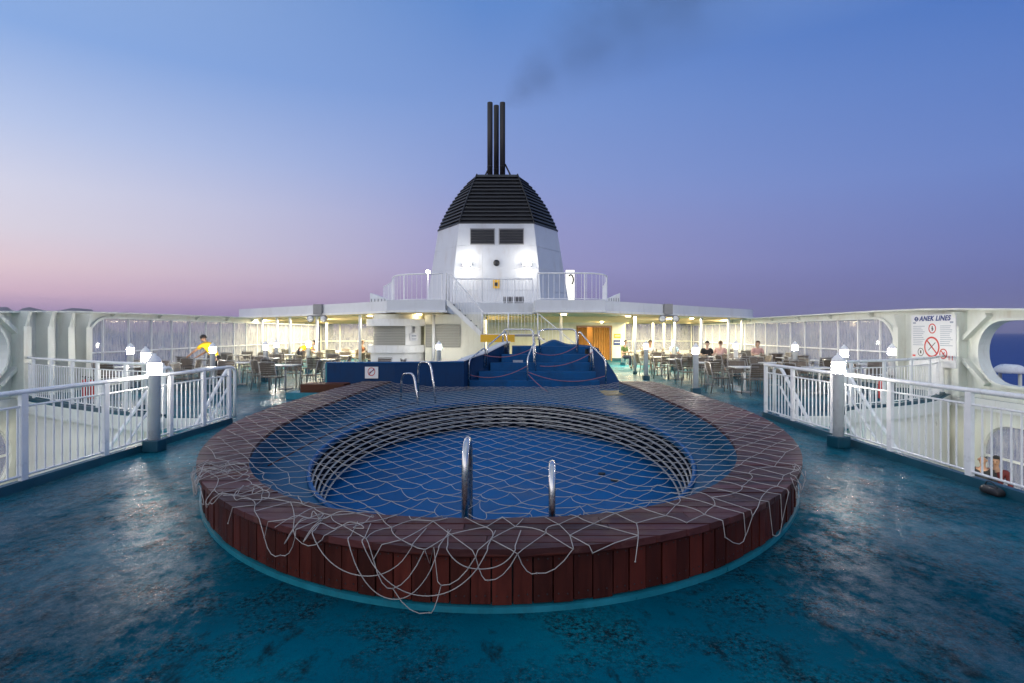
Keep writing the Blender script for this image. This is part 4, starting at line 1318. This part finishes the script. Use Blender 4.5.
def upper():
    U = 'upper deck'
    railing('deck_railing', 'pale railing curving round the upper deck above the bar', arc_pts([(-6.2, 27.5, CT), (-5.3, 25, CT), (-4.4, 21.9, CT), (-2.6, 21.15, CT)], 6), [0, .2, .4, .62, .8, 1], .2, 1.0, CT, 0, toe=False, mid=False, br=.009, post_w=.025)
    railing('deck_railing', 'straight pale railing in front of the funnel foot', [(-2.3, 23.35, CT), (.85, 23.35, CT)], [0, .33, .66, 1], .14, 1.0, CT, 0, toe=False, mid=False, br=.009, post_w=.025)
    railing('deck_railing', 'pale railing curving round the upper deck above the orange doorway', arc_pts([(.95, 21.1, CT), (3.25, 21.3, CT), (4.0, 24, CT), (4.4, 27.5, CT)], 6), [0, .2, .4, .6, .8, 1], .2, 1.0, CT, 0, toe=False, mid=False, br=.009, post_w=.025)
    # outside stair to the upper deck with landing
    st = thing('outside_stair', 'white open stair running down from the upper deck to a railed landing', 'stair', (0, 0, 0))
    y0, y1 = 20.95, 21.75
    top, bot = Vector((-2.4, 0, CT - .05)), Vector((-1.12, 0, 1.68))
    for k in range(6):
        p = top.lerp(bot, (k + .6) / 6.2)
        b = MB(); b.box(p.x - .12, p.x + .12, y0 + .04, y1 - .04, p.z - .02, p.z + .02); b.build('tread', M['grey'], st)
    for y in (y0, y1):
        b = MB(); b.loft([[(p.x, y - .02, p.z - .14), (p.x, y + .02, p.z - .14), (p.x, y + .02, p.z + .08), (p.x, y - .02, p.z + .08)] for p in (top, bot)], True, True, True)
        b.build('stringer', M['white'], st)
        b = MB()
        b.tube([(-2.42, y, CT), (-2.42, y, CT + 1), (top.x + .15, y, top.z + .98), (bot.x, y, bot.z + .86), (bot.x, y, bot.z)], .025, 6)
        for k in range(1, 12):
            p = top.lerp(bot, k / 12); b.tube([(p.x, y, p.z), (p.x, y, p.z + .95)], .009, 5)
        b.build('stair_railing', M['rail'], st)
    b = MB(); b.box(-1.12, .95, y0, y1, 1.58, 1.66); b.build('landing', M['grey'], st)
    b = MB(); b.box(-1.16, .1, y0 - .05, y0 - .003, 1.38, 1.655); b.build('landing_edge', M['yellow'], st)
    b = MB()
    for z in (1.66, 2.45): b.tube([(-1.1, y0 + .02, z), (.95, y0 + .02, z)], .02, 6)
    for k in range(18):
        x = -1.1 + 2.05 * k / 17; b.tube([(x, y0 + .02, 1.66), (x, y0 + .02, 2.45)], .03 if k in (0, 8, 17) else .009, 5)
    b.build('landing_railing', M['rail'], st)
    b = MB()
    a, c = Vector((.95, y0 + .02, 2.45)), Vector((2.7, y0 + .02, 1.0))
    b.tube([a, c], .022, 6)
    for k in range(1, 13):
        p = a.lerp(c, k / 13); b.tube([p, p - Vector((0, 0, .85))], .009, 5)
    b.tube([a - Vector((0, 0, .85)), c - Vector((0, 0, .85))], .03, 6)
    b.build('lower_flight_railing', M['rail'], st)
    for k in range(7):
        p = a.lerp(c, (k + .5) / 7); b = MB(); b.box(p.x - .13, p.x + .13, y0 + .06, y1, p.z - .88, p.z - .84); b.build('tread', M['grey'], st)
    b = MB()
    for x in (-1.05, .85): b.box(x - .04, x + .04, y1 - .09, y1 - .01, 0, 1.578)
    b.build('landing_leg', M['white'], st)
    # slatted vents and small white stair houses on the upper deck
    for x, lab in ((508, 'dark slatted vent box at the funnel foot, the one beside the yellow notice'), (519, 'dark slatted vent box at the funnel foot, farther from the yellow notice')):
        p = at(x, 300, 31)
        o = thing('vent_box', lab, 'vent', (p.x, 31, CT))
        b = MB(); b.box(-.26, .26, 0, .4, 0, .75); b.build('vent_body', M['grey'], o)
        b = MB()
        for k in range(8): b.box(-.23 + .065 * k, -.20 + .065 * k, -.02, -.003, .06, .7)
        b.build('vent_slats', M['dark'], o)
    for x0, x1, Z, lab in ((370, 387, 27, 'white slanting stair hood on the roof above the bar'), (608, 620, 26, 'white slanting stair hood on the roof toward the dark sea')):
        a, c = at(x0, 293.5, Z), at(x1, 300, Z)
        o = thing('stair_hood', lab, 'hood', (a.x, Z, CT)); w = c.x - a.x
        s1, s2 = (.68, .36) if x0 < 500 else (.34, .60)
        b = MB(); b.loft([[(0, 0, 0), (0, 1.5, 0), (0, 1.5, s1), (0, 0, s1)], [(w, 0, 0), (w, 1.5, 0), (w, 1.5, s2), (w, 0, s2)]], True, True, True); b.build('hood_body', M['white'], o)
        b = MB()
        for k in range(5): b.box(w * (k + .3) / 5, w * (k + .55) / 5, -.012, -.002, .05, min(s1, s2) + .03)
        b.build('hood_slats', M['grey'], o)
    # mast lamp
    p = at(428, 272, 34)
    o = thing('mast_lamp', 'small bright lamp on a thin pole beside the funnel', 'lamp', (p.x, 34, CT))
    b = MB(); b.tube([(0, 0, 0), (0, 0, p.z - CT - .12)], .03, 6); b.build('pole', M['rail'], o)
    b = MB(); b.ball((0, 0, p.z - CT), .12); b.build('lamp_globe', M['flood'], o)
    # lit panel behind the funnel
    a, c = at(566, 270, 44), at(574.5, 299, 44)
    o = thing('lit_panel', 'tall glowing white panel standing behind the funnel', 'sign', ((a.x + c.x) / 2, 44, 0))
    w = (c.x - a.x) / 2
    b = MB(); b.box(-w, w, 0, .25, CT, a.z); b.build('panel_face', M['litsign'], o)
    b = MB()
    b.tube([(w * .1 + w * .62 * math.cos(t), -.012, a.z - .75 + .38 * math.sin(t)) for t in [(-1.2 + 3.6 * k / 12) for k in range(13)]], .06, 6); b.build('panel_mark', M['dark'], o)
    b = MB(); b.box(-.1, .1, .26, .4, 0, CT + 1); b.build('panel_post', M['grey'], o)
upper()

# ------------------------------------------------------------------ funnel
def funnel():
    root = thing('funnel', 'white ship funnel with black louvred top and three black exhaust pipes', 'funnel', (0, 0, 0))
    cx = at(497, 0, 37).x
    def oct_(z, wf, ws, yf, yc, yb):
        return [(cx - wf, yf, z), (cx + wf, yf, z), (cx + ws, yc, z), (cx + ws, yb, z), (cx + wf, yb + 1.5, z), (cx - wf, yb + 1.5, z), (cx - ws, yb, z), (cx - ws, yc, z)]
    def lvl(z):
        K = [(2.93, 2.86, 5.0, 36.0, 39.0, 48), (5.9, 2.66, 4.52, 36.0, 38.9, 47), (8.62, 2.36, 4.06, 36.05, 38.8, 46)]
        for a, c in zip(K, K[1:]):
            if z <= c[0]:
                t = (z - a[0]) / (c[0] - a[0]); return [a[i] + (c[i] - a[i]) * t for i in range(6)]
        return list(K[-1])
    b = MB(); b.loft([oct_(*lvl(z)) for z in (2.93, 5.9, 8.62)], True, True, True)
    b.build('casing', M['casing'], root)
    for z in (4.4, 5.75, 7.2):
        q = lvl(z); b = MB(); ring = oct_(q[0], q[1] + .004, q[2] + .004, q[3] - .004, q[4], q[5])
        b.tube([ring[7], ring[0], ring[1], ring[2]], .012, 5); b.build('plate_seam', M['casing'], root)
    for x in (-.9, 1.15):
        b = MB(); b.tube([(cx + x, lvl(z)[3] - .004, z) for z in (2.95, 4.4, 5.9, 7.5, 8.6)], .011, 5); b.build('plate_seam', M['casing'], root)
    D = [(8.60, 2.38, 4.10, 36.02, 38.8, 46), (9.2, 2.22, 3.88, 36.2, 38.85, 45.5), (9.8, 2.05, 3.60, 36.4, 38.9, 45), (10.4, 1.88, 3.28, 36.65, 39, 44.5), (11.0, 1.68, 2.90, 36.9, 39.1, 44),
         (11.5, 1.52, 2.54, 37.15, 39.2, 43.5), (11.95, 1.38, 2.12, 37.4, 39.2, 43), (12.2, 1.3, 1.75, 37.55, 39.0, 42.5)]
    def dl(z):
        for a, c in zip(D, D[1:]):
            if z <= c[0] + 1e-6:
                t = (z - a[0]) / (c[0] - a[0]); return [z] + [a[i] + (c[i] - a[i]) * t for i in range(1, 6)]
        return list(D[-1])
    b = MB(); b.loft([oct_(*[v - (.12 if i in (1, 2) else -.1 if i == 3 else 0) if i else v for i, v in enumerate(dl(z))]) for z in [8.625] + [8.9 + .4 * k for k in range(9)]], True, True, True)
    b.build('louvre_core', M['dark'], root)
    n = 14; hh = (12.2 - 8.62) / n
    for k in range(n):
        z0 = 8.63 + hh * k; z1 = z0 + hh * .8
        a = dl(z0); c = dl(min(12.2, z0 + hh))
        lo = [z0, a[1] + .03, a[2] + .03, a[3] - .04, a[4], a[5]]; lo2 = [z0 + .035] + lo[1:]
        hi = [z1, c[1] - .02, c[2] - .02, c[3] + .05, c[4], c[5]]
        b = MB(); b.loft([oct_(*lo), oct_(*lo2), oct_(*hi)], True, True, True)
        b.bm.faces.ensure_lookup_table()
        for f in list(b.bm.faces)[:8]: f.material_index = 1
        b.build('louvre_band', [M['black'], M['slatedge']], root)
    # frames at the dome corners
    b = MB()
    for s_ in (-1, 1):
        b.tube([(cx + s_ * (dl(z)[1] + .02), dl(z)[3] - .05, z) for z in [8.65 + .35 * k for k in range(11)]], .05, 5)
    b.build('corner_strip', M['black'], root)
    for x, ztop, yy in ((490, 102.5, 39.5), (496.3, 105.5, 40.2), (502.5, 102.5, 39.5)):
        p = at(x, ztop, yy); b = MB()
        b.lathe([(.19, 12.0), (.19, p.z - .02), (.17, p.z), (.14, p.z), (.14, p.z - .4)], (p.x, yy, 0), 16); b.build('exhaust_pipe', M['pipe'], root)
        b = MB(); b.lathe([(.2, 13.2), (.2, 13.26)], (p.x, yy, 0), 16); b.build('pipe_collar', M['dark'], root)
    for s_ in (-1, 1):
        b = MB(); b.tube([(cx + s_ * .5, 39.5, 13.4), (cx + s_ * 1.1, 39.3, 12.1)], .06, 6); b.build('pipe_brace', M['pipe'], root)
    for x0, x1 in ((470, 495), (498.7, 524)):
        a, c = at(x0, 228.3, 36), at(x1, 244.6, 36)
        zc = (a.z + c.z) / 2; yy = lvl(zc)[3]
        b = MB(); b.box(a.x, c.x, yy - .06, yy - .002, c.z, a.z); fr = b.build('vent_window', M['grey'], root)
        b = MB()
        for k in range(9):
            z = c.z + .06 + (a.z - c.z - .12) * k / 9
            b.loft([[(a.x + .06, yy - .065, z), (a.x + .06, yy - .10, z + .01), (a.x + .06, yy - .065, z + .09)], [(c.x - .06, yy - .065, z), (c.x - .06, yy - .10, z + .01), (c.x - .06, yy - .065, z + .09)]], True, True, True)
        b.build('vent_blades', M['dark'], fr)
    for x in (467, 527):
        p = at(x, 265, 35.6)
        b = MB(); b.box(p.x - .26, p.x + .26, 35.55, 35.70, p.z - .02, p.z + .17); fl = b.build('floodlight', M['grey'], root)
        b = MB(); b.box(p.x - .24, p.x + .24, 35.50, 35.548, p.z - .01, p.z + .16); b.build('flood_lens', M['flood'], fl)
        b = MB(); b.box(p.x - .05, p.x + .05, 35.70, 36.1, p.z, p.z + .1); b.build('flood_arm', M['grey'], fl)
        lamp('flood_lamp', (p.x, 35.32, p.z + .08), FLOOD, (1, .95, .82), 'POINT', .2)
    p = at(496.5, 263, 35.98); b = MB(); b.tube([(p.x, 35.9, p.z), (p.x, 36.1, p.z)], .2, 14); b.build('porthole', M['dark'], root)
    p = at(496.3, 284, 35.9); b = MB(); b.box(p.x - .2, p.x + .2, 35.93, 35.96, p.z - .27, p.z + .27); nb = b.build('notice', M['yellow'], root)
    b = MB(); b.box(p.x - .1, p.x + .1, 35.92, 35.928, p.z - .12, p.z + .1); b.build('notice_mark', M['dark'], nb)
FLOOD = 100
funnel()

def smoke():
    a, c = at(505, 103, 39.8), at(705, -45, 43)
    L = (c - a).length; R0, R1 = .45, 8.2
    b = MB(); b.lathe([(R0 + (R1 - R0) * (k / 12) ** .75, L * k / 12) for k in range(13)], sides=20)
    m = bpy.data.materials.new('exhaust_smoke'); m.use_nodes = True; nt = m.node_tree
    nt.nodes.remove(nt.nodes['Principled BSDF'])
    v = N(nt, 'ShaderNodeVolumePrincipled'); v.inputs['Color'].default_value = (.10, .10, .12, 1)
    tc = N(nt, 'ShaderNodeTexCoord'); sp = N(nt, 'ShaderNodeSeparateXYZ'); nt.links.new(tc.outputs['Object'], sp.inputs[0])
    def mt(op, p, q=None):
        n = N(nt, 'ShaderNodeMath', operation=op)
        for k, u in enumerate((p, q)):
            if u is None: continue
            if hasattr(u, 'links'): nt.links.new(u, n.inputs[k])
            else: n.inputs[k].default_value = u
        return n.outputs[0]
    r = mt('SQRT', mt('ADD', mt('MULTIPLY', sp.outputs[0], sp.outputs[0]), mt('MULTIPLY', sp.outputs[1], sp.outputs[1])))
    t = mt('MAXIMUM', mt('DIVIDE', sp.outputs[2], L), 0.001)
    R = mt('ADD', mt('MULTIPLY', mt('POWER', t, .75), R1 - R0), R0)
    fall = mapr(nt, mt('DIVIDE', r, R), .25, .95, 1, 0)
    n1 = noise_tex(nt, .30, 5, .65)
    d = mt('MULTIPLY', mt('MULTIPLY', mapr(nt, n1, .34, .68, .0, 1), fall), mt('ADD', mapr(nt, t, 0, .30, .17, .0), mapr(nt, t, .05, 1, .085, .05)))
    nt.links.new(d, v.inputs['Density'])
    nt.links.new(v.outputs[0], nt.nodes['Material Output'].inputs['Volume'])
    o = b.build('smoke', m); tag(o, 'thin dark exhaust smoke drifting from the funnel pipes', 'smoke', kind='stuff')
    o.location = a; o.rotation_euler = (c - a).to_track_quat('Z', 'Y').to_euler()
smoke()

# ------------------------------------------------------------------ bar, deckhouse, doorway
def bar():
    root = thing('bar_kiosk', 'round fronted white bar with closed grey shutters beneath the upper deck', 'kiosk', (0, 0, 0))
    cx, cy, R = -4.5, 22.75, 1.12
    def arcp(r, a0, a1, n=20): return [(cx + r * math.cos(a0 + (a1 - a0) * k / n), cy + r * math.sin(a0 + (a1 - a0) * k / n)) for k in range(n + 1)]
    def curved(nm, r0, r1, z0, z1, a0, a1, mat):
        b = MB(); ring = [[(p[0], p[1], z0), (q[0], q[1], z0), (q[0], q[1], z1), (p[0], p[1], z1)] for p, q in zip(arcp(r0, a0, a1), arcp(r1, a0, a1))]
        b.loft(ring, True, True, True); return b.build(nm, M[mat], root)
    a0, a1 = -PI * 1.08, -PI * .02
    curved('bar_front', 0.4, R, 0, .95, a0, a1, 'white')
    curved('counter', .4, R + .12, .953, 1.24, a0, a1, 'white')
    curved('shutter', .5, R - .10, 1.243, 1.98, a0, -PI * .37, 'shutter')
    curved('pillar', .5, R - .08, 1.243, 1.98, -PI * .368, -PI * .15, 'white')
    curved('shutter', .5, R - .12, 1.243, 1.98, -PI * .148, a1, 'shutter')
    curved('bar_roof', 0.4, R + .16, 1.983, 2.25, a0, a1, 'white')
    curved('bar_top', .4, R - .1, 2.253, 2.44, a0, a1, 'cream')
    b = MB(); b.box(-3.38, -1.15, 22.1, 26, 0, 2.44); b.build('side_house', M['cream'], root)
    b = MB(); b.box(-3.34, -2.02, 22.02, 22.095, 1.15, 2.05); b.build('shutter', M['shutter'], root)
    # notice on the pillar
    p = Vector((cx + (R - .07) * math.cos(-PI * .27), cy + (R - .07) * math.sin(-PI * .27), 1.55))
    def extra(r):
        b = MB(); bar_mark(b, -.1, .05, .1, .05, .05); bar_mark(b, -.1, -.05, .1, -.05, .02); bar_mark(b, -.1, -.1, .08, -.1, .02); b.build('notice_print', M['ink'], r)
        b = MB(); b.ball((0, -.004, .36), .06, seg=8, scale=(1, .2, 1)); bar_mark(b, 0, .3, 0, .18, .09); b.build('figure_mark', M['grey'], r)
    o = sign_board('notice', 'framed white notice on the bar pillar between two shutters', .34, .3, (p.x + .03, p.y - .05, p.z), (0, 0, PI * .23), extra)
    # deckhouse wall at the back with the orange doorway
    dh = thing('deckhouse', 'cream deckhouse wall under the upper deck with a warm lit doorway', 'deckhouse', (0, 0, 0))
    y = 34.4; xd0, xd1 = 3.95, 5.98
    b = MB(); b.box(-5.4, xd0, y, y + .2, 0, CB - .06); b.build('wall', M['cream'], dh)
    b = MB(); b.box(xd1, 6.85, y, y + .2, 0, CB - .06); b.build('wall', M['cream'], dh)
    b = MB(); b.box(xd0 + .003, xd1 - .003, y, y + .2, 2.06, CB - .06); b.build('wall', M['cream'], dh)
    b = MB(); b.box(-1.61, xd0, y - .03, y - .003, 0, .16); b.box(xd1, 6.87, y - .03, y - .003, 0, .18); b.build('skirting', M['tealdark'], dh)
    b = MB()
    for x0, x1, z0, z1 in ((xd0 - .06, xd0, 0, 2.06), (xd1, xd1 + .06, 0, 2.06), (xd0 - .06, xd1 + .06, 2.06, 2.14)): b.box(x0, x1, y - .05, y - .004, z0, z1)
    b.build('door_frame', M['doordark'], dh)
    b = MB(); b.box(xd0, xd1, y + 1.6, y + 1.7, 0, 2.06); b.build('inner_wall', M['curtain'], dh)
    # curtains as folded sheets
    for x0, x1, amp in ((xd0 + .02, xd0 + .62, .05), (xd0 + .95, xd1 - .03, .06)):
        b = MB(); n = 40
        top = [(x0 + (x1 - x0) * k / n, y + .22 + amp * math.sin(k * 1.1), 2.04) for k in range(n + 1)]
        bot = [(q[0], q[1], .04) for q in top]
        b.loft([bot, top], closed=False); b.loft([[(q[0], q[1] + .012, q[2]) for q in bot], [(q[0], q[1] + .012, q[2]) for q in top]], closed=False)
        b.build('curtain', M['curtain'], dh)
    lamp('door_lamp', ((xd0 + xd1) / 2 - .2, y + .9, 1.8), 26, (1, .74, .42), 'POINT', .12)
    lamp('door_front_lamp', (5.2, 33.0, 2.2), 12, (1, .75, .38), 'POINT', .12)
    b = MB(); b.ball((5.2, 33.0, 2.36), .09); o = b.build('ceiling_globe', M['down'], dh)
    # low arched panel beneath the stair
    # notices by the door
    for i, (xx, yy, w, h, col, lab) in enumerate(((617.5, 336, .40, .26, 'yellow', 'small yellow notice on the cream wall by the orange doorway'),
                                                   (617.5, 342.5, .44, .30, 'inkblue', 'small dark blue notice below the yellow notice by the doorway'))):
        p = at(xx, yy, 34.3); o = thing('wall_notice', lab, 'notice', (p.x, 34.36, p.z))
        b = MB(); b.box(-w / 2, w / 2, 0, .03, -h / 2, h / 2); b.build('notice_sheet', M[col], o)
        b = MB(); b.box(-w / 2 + .05, w / 2 - .05, -.006, -.001, -.02, .03); b.build('notice_band', M['paper'], o)
    # wall of the covered saloon behind, on both sides
    for x0, x1, lab in ((-13.1, -5.2, 'glazed rear screen behind the sunset side tables'), (6.9, 12.3, 'glazed rear screen behind the crowded brown chairs')):
        o = thing('glass_screen', lab, 'screen', (0, 39, 0)); n = int((x1 - x0) / 1.2)
        b = MB(); b.box(x0, x1, -.04, .04, 0, .5); b.build('dado', M['cream'], o)
        b = MB()
        for k in range(n + 1):
            x = x0 + (x1 - x0) * k / n; b.box(x - .04, x + .04, -.045, .045, .501, 2.3)
        b.box(x0, x1, -.05, .05, 2.301, CB - .06); b.box(x0, x1, -.047, .047, 1.1, 1.15); b.build('screen_frame', M['cream'], o)
        for k in range(n):
            a = x0 + (x1 - x0) * k / n + .045; c = x0 + (x1 - x0) * (k + 1) / n - .045
            b = MB(); b.box(a, c, -.004, .004, .503, 2.298); b.build('screen_pane', M['frost'], o)
bar()

# floodlights on the canopy edge
def canopy_floods():
    for x, Z, s_, lab in ((318, 24.45, -1, 'twin floodlight bracket on the canopy edge above the second yellow shirt'), (668, 24.2, 1, 'twin floodlight bracket on the canopy edge above the seated drinkers')):
        p = at(x, 312, Z)
        o = thing('floodlight', lab, 'floodlight', (p.x, Z, 2.42))
        b = MB(); b.box(-.18, .18, -.1, .1, .08, .52); b.build('control_box', M['grey'], o)
        b = MB(); b.tube([(-.35, -.05, .02), (.35, -.05, .02)], .03, 6); b.build('bracket', M['grey'], o)
        for q in (-1, 1):
            b = MB(); b.tube([(q * .28 + (.06 if q > 0 else 0), .0, -.07), (q * .28, -.16, -.11), (q * .28, -.17, -.112)], [.10, .16, .13], 12); h = b.build('lamp_head', M['grey'], o)
            b = MB(); b.tube([(q * .28, -.172, -.112), (q * .28, -.18, -.113)], .125, 12); b.build('lens', M['paper'], h)
canopy_floods()

# ------------------------------------------------------------------ chairs and tables
def make_chair():
    r = thing('armchair', 'x', 'chair')
    b = MB()
    for k in range(7): b.box(-.225, .225, -.22 + .063 * k, -.165 + .063 * k, .425, .44)
    b.box(-.24, -.226, -.23, .22, .415, .442); b.box(.226, .24, -.23, .22, .415, .442); b.build('seat', M['slat'], r)
    b = MB()
    for k in range(6):
        z = .50 + .06 * k; y = .235 + (z - .44) * .22
        b.loft([[(-.235, y - .02 - .0, z), (-.235, y - .008, z), (-.235, y + .003, z + .052), (-.235, y - .009, z + .052)],
                [(0, y + .015, z), (0, y + .027, z), (0, y + .038, z + .052), (0, y + .026, z + .052)],
                [(.235, y - .02, z), (.235, y - .008, z), (.235, y + .003, z + .052), (.235, y - .009, z + .052)]], True, True, True)
    b.build('backrest', M['slat'], r)
    for sx in (-1, 1):
        b = MB(); b.tube([(sx * .262, -.24, 0), (sx * .26, -.22, .44), (sx * .26, -.20, .635)], .014, 6); b.build('leg', M['alu'], r)
        b = MB(); b.tube([(sx * .258, .30, 0), (sx * .258, .235, .44), (sx * .256, .335, .88)], .014, 6); b.build('leg', M['alu'], r)
        b = MB(); b.loft([[(sx * .262 - .025, y, .636), (sx * .262 + .025, y, .636), (sx * .262 + .025, y, .656), (sx * .262 - .025, y, .656)] for y in (-.23, .0, .27)], True, True, True); b.build('armrest', M['slat'], r)
    b = MB(); b.tube([(-.256, .335, .875), (0, .36, .885), (.256, .335, .875)], .014, 6); b.build('top_bar', M['alu'], r)
    return r
def make_table():
    r = thing('cafe_table', 'x', 'table')
    b = MB(); b.box(-.36, .36, -.36, .36, .715, .745); b.build('tabletop', M['top'], r, .008)
    b = MB(); b.lathe([(.03, .03), (.03, .714)], sides=10); b.build('pedestal', M['rail'], r)
    b = MB(); b.lathe([(.22, 0), (.21, .02), (.05, .035)], sides=16); b.build('table_base', M['grey'], r)
    return r
def seating():
    ch, tb = make_chair(), make_table()
    first = [True, True]
    def put(o, i, loc, rz, lab, cat, grp):
        c = o if first[i] else copy_tree(o); first[i] = False
        c.location = loc; c.rotation_euler = (0, 0, rz); tag(c, lab, cat, grp); return c
    T = [  # x, y, description, chairs (angles)
        (-6.95, 17.45, 'the white topped table closest to the wooden step', (195, 262, 10, 95)),
        (-9.05, 18.9, 'the pedestal table at the railing end', (255, 75, 165, 350)),
        (-11.0, 18.0, 'the table the yellow shirted worker wipes', (260, 80, 175, 5)),
        (-6.9, 20.9, 'the table behind the wooden step table', (265, 85, 180, 0)),
        (-9.4, 21.8, 'the table between two sunset side bollard lamps', (270, 90, 185, 5)),
        (-11.7, 21.4, 'the table tight against the sunset side glazing', (265, 85, 0)),
        (-7.3, 24.2, 'the table at the canopy edge near the bar', (260, 90, 175, 355)),
        (-9.9, 25.4, 'the table bent over by the second worker', (270, 85, 180, 0)),
        (-12.0, 25.0, 'the farther glazing side table on the sunset side', (270, 90, 0)),
        (-6.6, 28.0, 'the covered table behind the bar corner', (265, 95, 180, 0)),
        (-9.0, 29.3, 'the covered table under the sunset side ceiling lamps', (270, 90, 180, 0)),
        (-11.6, 30, 'the covered table in the sunset side rear corner', (270, 90, 180, 0)),
        (-7.6, 33, 'the rearmost sunset side table', (270, 90, 180, 0)),
        (-4.55, 18.3, 'the small table behind the dark blue wall', (185, 5, 80)),
        (-2.6, 18.8, 'the small table in front of the bar shutters', (190, 10)),
        (6.75, 16.5, 'the table beside the dark based pool lamp', (262, 80, 175, 0)),
        (8.75, 16.2, 'the table just behind the railing corner', (270, 95, 185, 0)),
        (11.0, 18.0, 'the table below the near glazed arch', (265, 85, 180)),
        (6.5, 18.9, 'the table in the second row beside the pool walkway', (265, 85, 180, 0)),
        (8.6, 18.7, 'the middle table of the second row', (270, 90, 180, 0)),
        (10.8, 20.4, 'the second row table against the dark side glazing', (270, 90, 180)),
        (6.2, 21.2, 'the third row table behind the walkway lamps', (268, 88, 180, 2)),
        (8.6, 21.3, 'the third row table at the canopy edge', (268, 88, 180, 2)),
        (10.9, 22.4, 'the third row table by the dark side glazing', (268, 88, 180)),
        (-11.2, 16.6, 'the low corner table near the ribbed bulwark', (268, 60, 180)),
        (-8.5, 16.2, 'the front table in line with the railing end', (100, 182)),
        (6.1, 23.2, 'the white table beside the canopy column', (268, 85, 182, 0)),
        (8.3, 23.4, 'the table where the brown haired drinker sits', (270, 90, 180, 0)),
        (10.8, 24.2, 'the pink shirted couple table', (270, 90, 180, 0)),
        (6.6, 26.4, 'the covered table behind the canopy column', (270, 90, 180, 0)),
        (9.0, 27.2, 'the covered table under the dark side ceiling lamps', (270, 90, 180, 0)),
        (11.2, 28, 'the covered table in the dark side corner', (270, 90, 180)),
        (7.2, 30.5, 'the covered table past the notice wall', (270, 90, 180, 0)),
    ]
    sides = {0: 'dark sea side', 1: 'far side', 2: 'sunset side', 3: 'pool side'}
    for x, y, d, ang in T:
        put(tb, 1, (x, y, 0), random.uniform(-.08, .08), ('white square pedestal table, ' + d.replace('the ', '', 1)) if 'table' in d else d, 'table', 'pedestal tables on the deck')
        for a in ang:
            a2 = a + random.uniform(-9, 9); t = math.radians(a2); q = int(((a + 45) % 360) // 90)
            rr_ = random.uniform(.60, .78)
            lab = 'brown armchair at %s, %s' % (d, sides[q])
            put(ch, 0, (x + rr_ * math.cos(t), y + rr_ * math.sin(t), 0), t - PI / 2 + random.uniform(-.12, .12), lab, 'chair', 'slatted armchairs around the deck tables')
seating()

# ------------------------------------------------------------------ small things
def smalls():
    for x, y, lab in ((9.75, 15.0, 'red fire extinguisher behind the curved railing, beside the lamp post'), (10.15, 15.25, 'red fire extinguisher behind the curved railing, nearer the rules board'),
                      (-11.0, 14.9, 'red fire extinguisher behind the sunset side curved railing'), (-11.3, 15.05, 'red extinguisher nearer the ribbed bulwark')):
        o = thing('fire_extinguisher', lab, 'extinguisher', (x, y, 0), 0, 'fire extinguishers behind the railings')
        b = MB(); b.lathe([(.075, 0), (.08, .02), (.08, .42), (.05, .49), (.025, .51)], sides=14); b.build('cylinder_body', M['red'], o)
        b = MB(); b.lathe([(.022, .511), (.022, .56)], sides=8); b.box(-.02, .02, -.12, .03, .561, .585); b.build('valve', M['dark'], o)
        b = MB(); b.tube([(0, -.03, .53), (.09, -.05, .5), (.10, -.02, .3), (.095, 0, .12)], .011, 6); b.build('hose', M['dark'], o)
    # black bag hanging at the rail foot
    o = thing('bag', 'small black bag with silver trim lying against the railing kerb', 'bag', (5.16, 6.12, 0), PI / 2)
    o.scale = (.8, .8, .7)
    b = MB(); b.loft([[(-.14 * k, -.07 * k, z), (.14 * k, -.07 * k, z), (.15 * k, .05 * k, z), (-.15 * k, .05 * k, z)] for k, z in ((.9, .003), (1.05, .04), (1, .09), (.7, .13))], True, True, True, smooth=True); b.build('bag_body', M['dark'], o, .02)
    b = MB(); b.tube([(-.12, -.078, .06), (0, -.085, .075), (.13, -.078, .06)], .012, 6); b.build('trim', M['steel'], o)
    b = MB(); b.tube(arc_pts([(-.1, 0, .125), (-.04, .02, .19), (.05, .02, .19), (.1, 0, .125)], 5), .008, 6); b.build('strap', M['dark'], o)
    # tender seen through the porthole: davit arm and pale cover
    p = at(1010, 371, 17.5)
    o = thing('lifeboat', 'pale rounded boat cover on white arms outside the open porthole', 'boat', (p.x, 17.5, p.z))
    b = MB(); b.loft([[(x * .95 - .0, y, z) for x, z in [(math.cos(t) * w, math.sin(t) * w * .55) for t in [PI * k / 10 for k in range(11)]] + [(-w, -.06), (w, -.06)]] for y, w in ((-.42, .08), (-.34, .26), (-.18, .38), (.18, .38), (.34, .26), (.42, .08))], True, True, True, smooth=True); b.build('boat_cover', M['rail'], o)
    b = MB()
    for y in (-.35, .35): b.tube([(0, y, -.05), (0, y, -1.6)], .05, 6); b.tube([(0, y, -1.6), (-1.8, y, -1.9)], .05, 6)
    b.build('davit', M['hull'], o)
smalls()
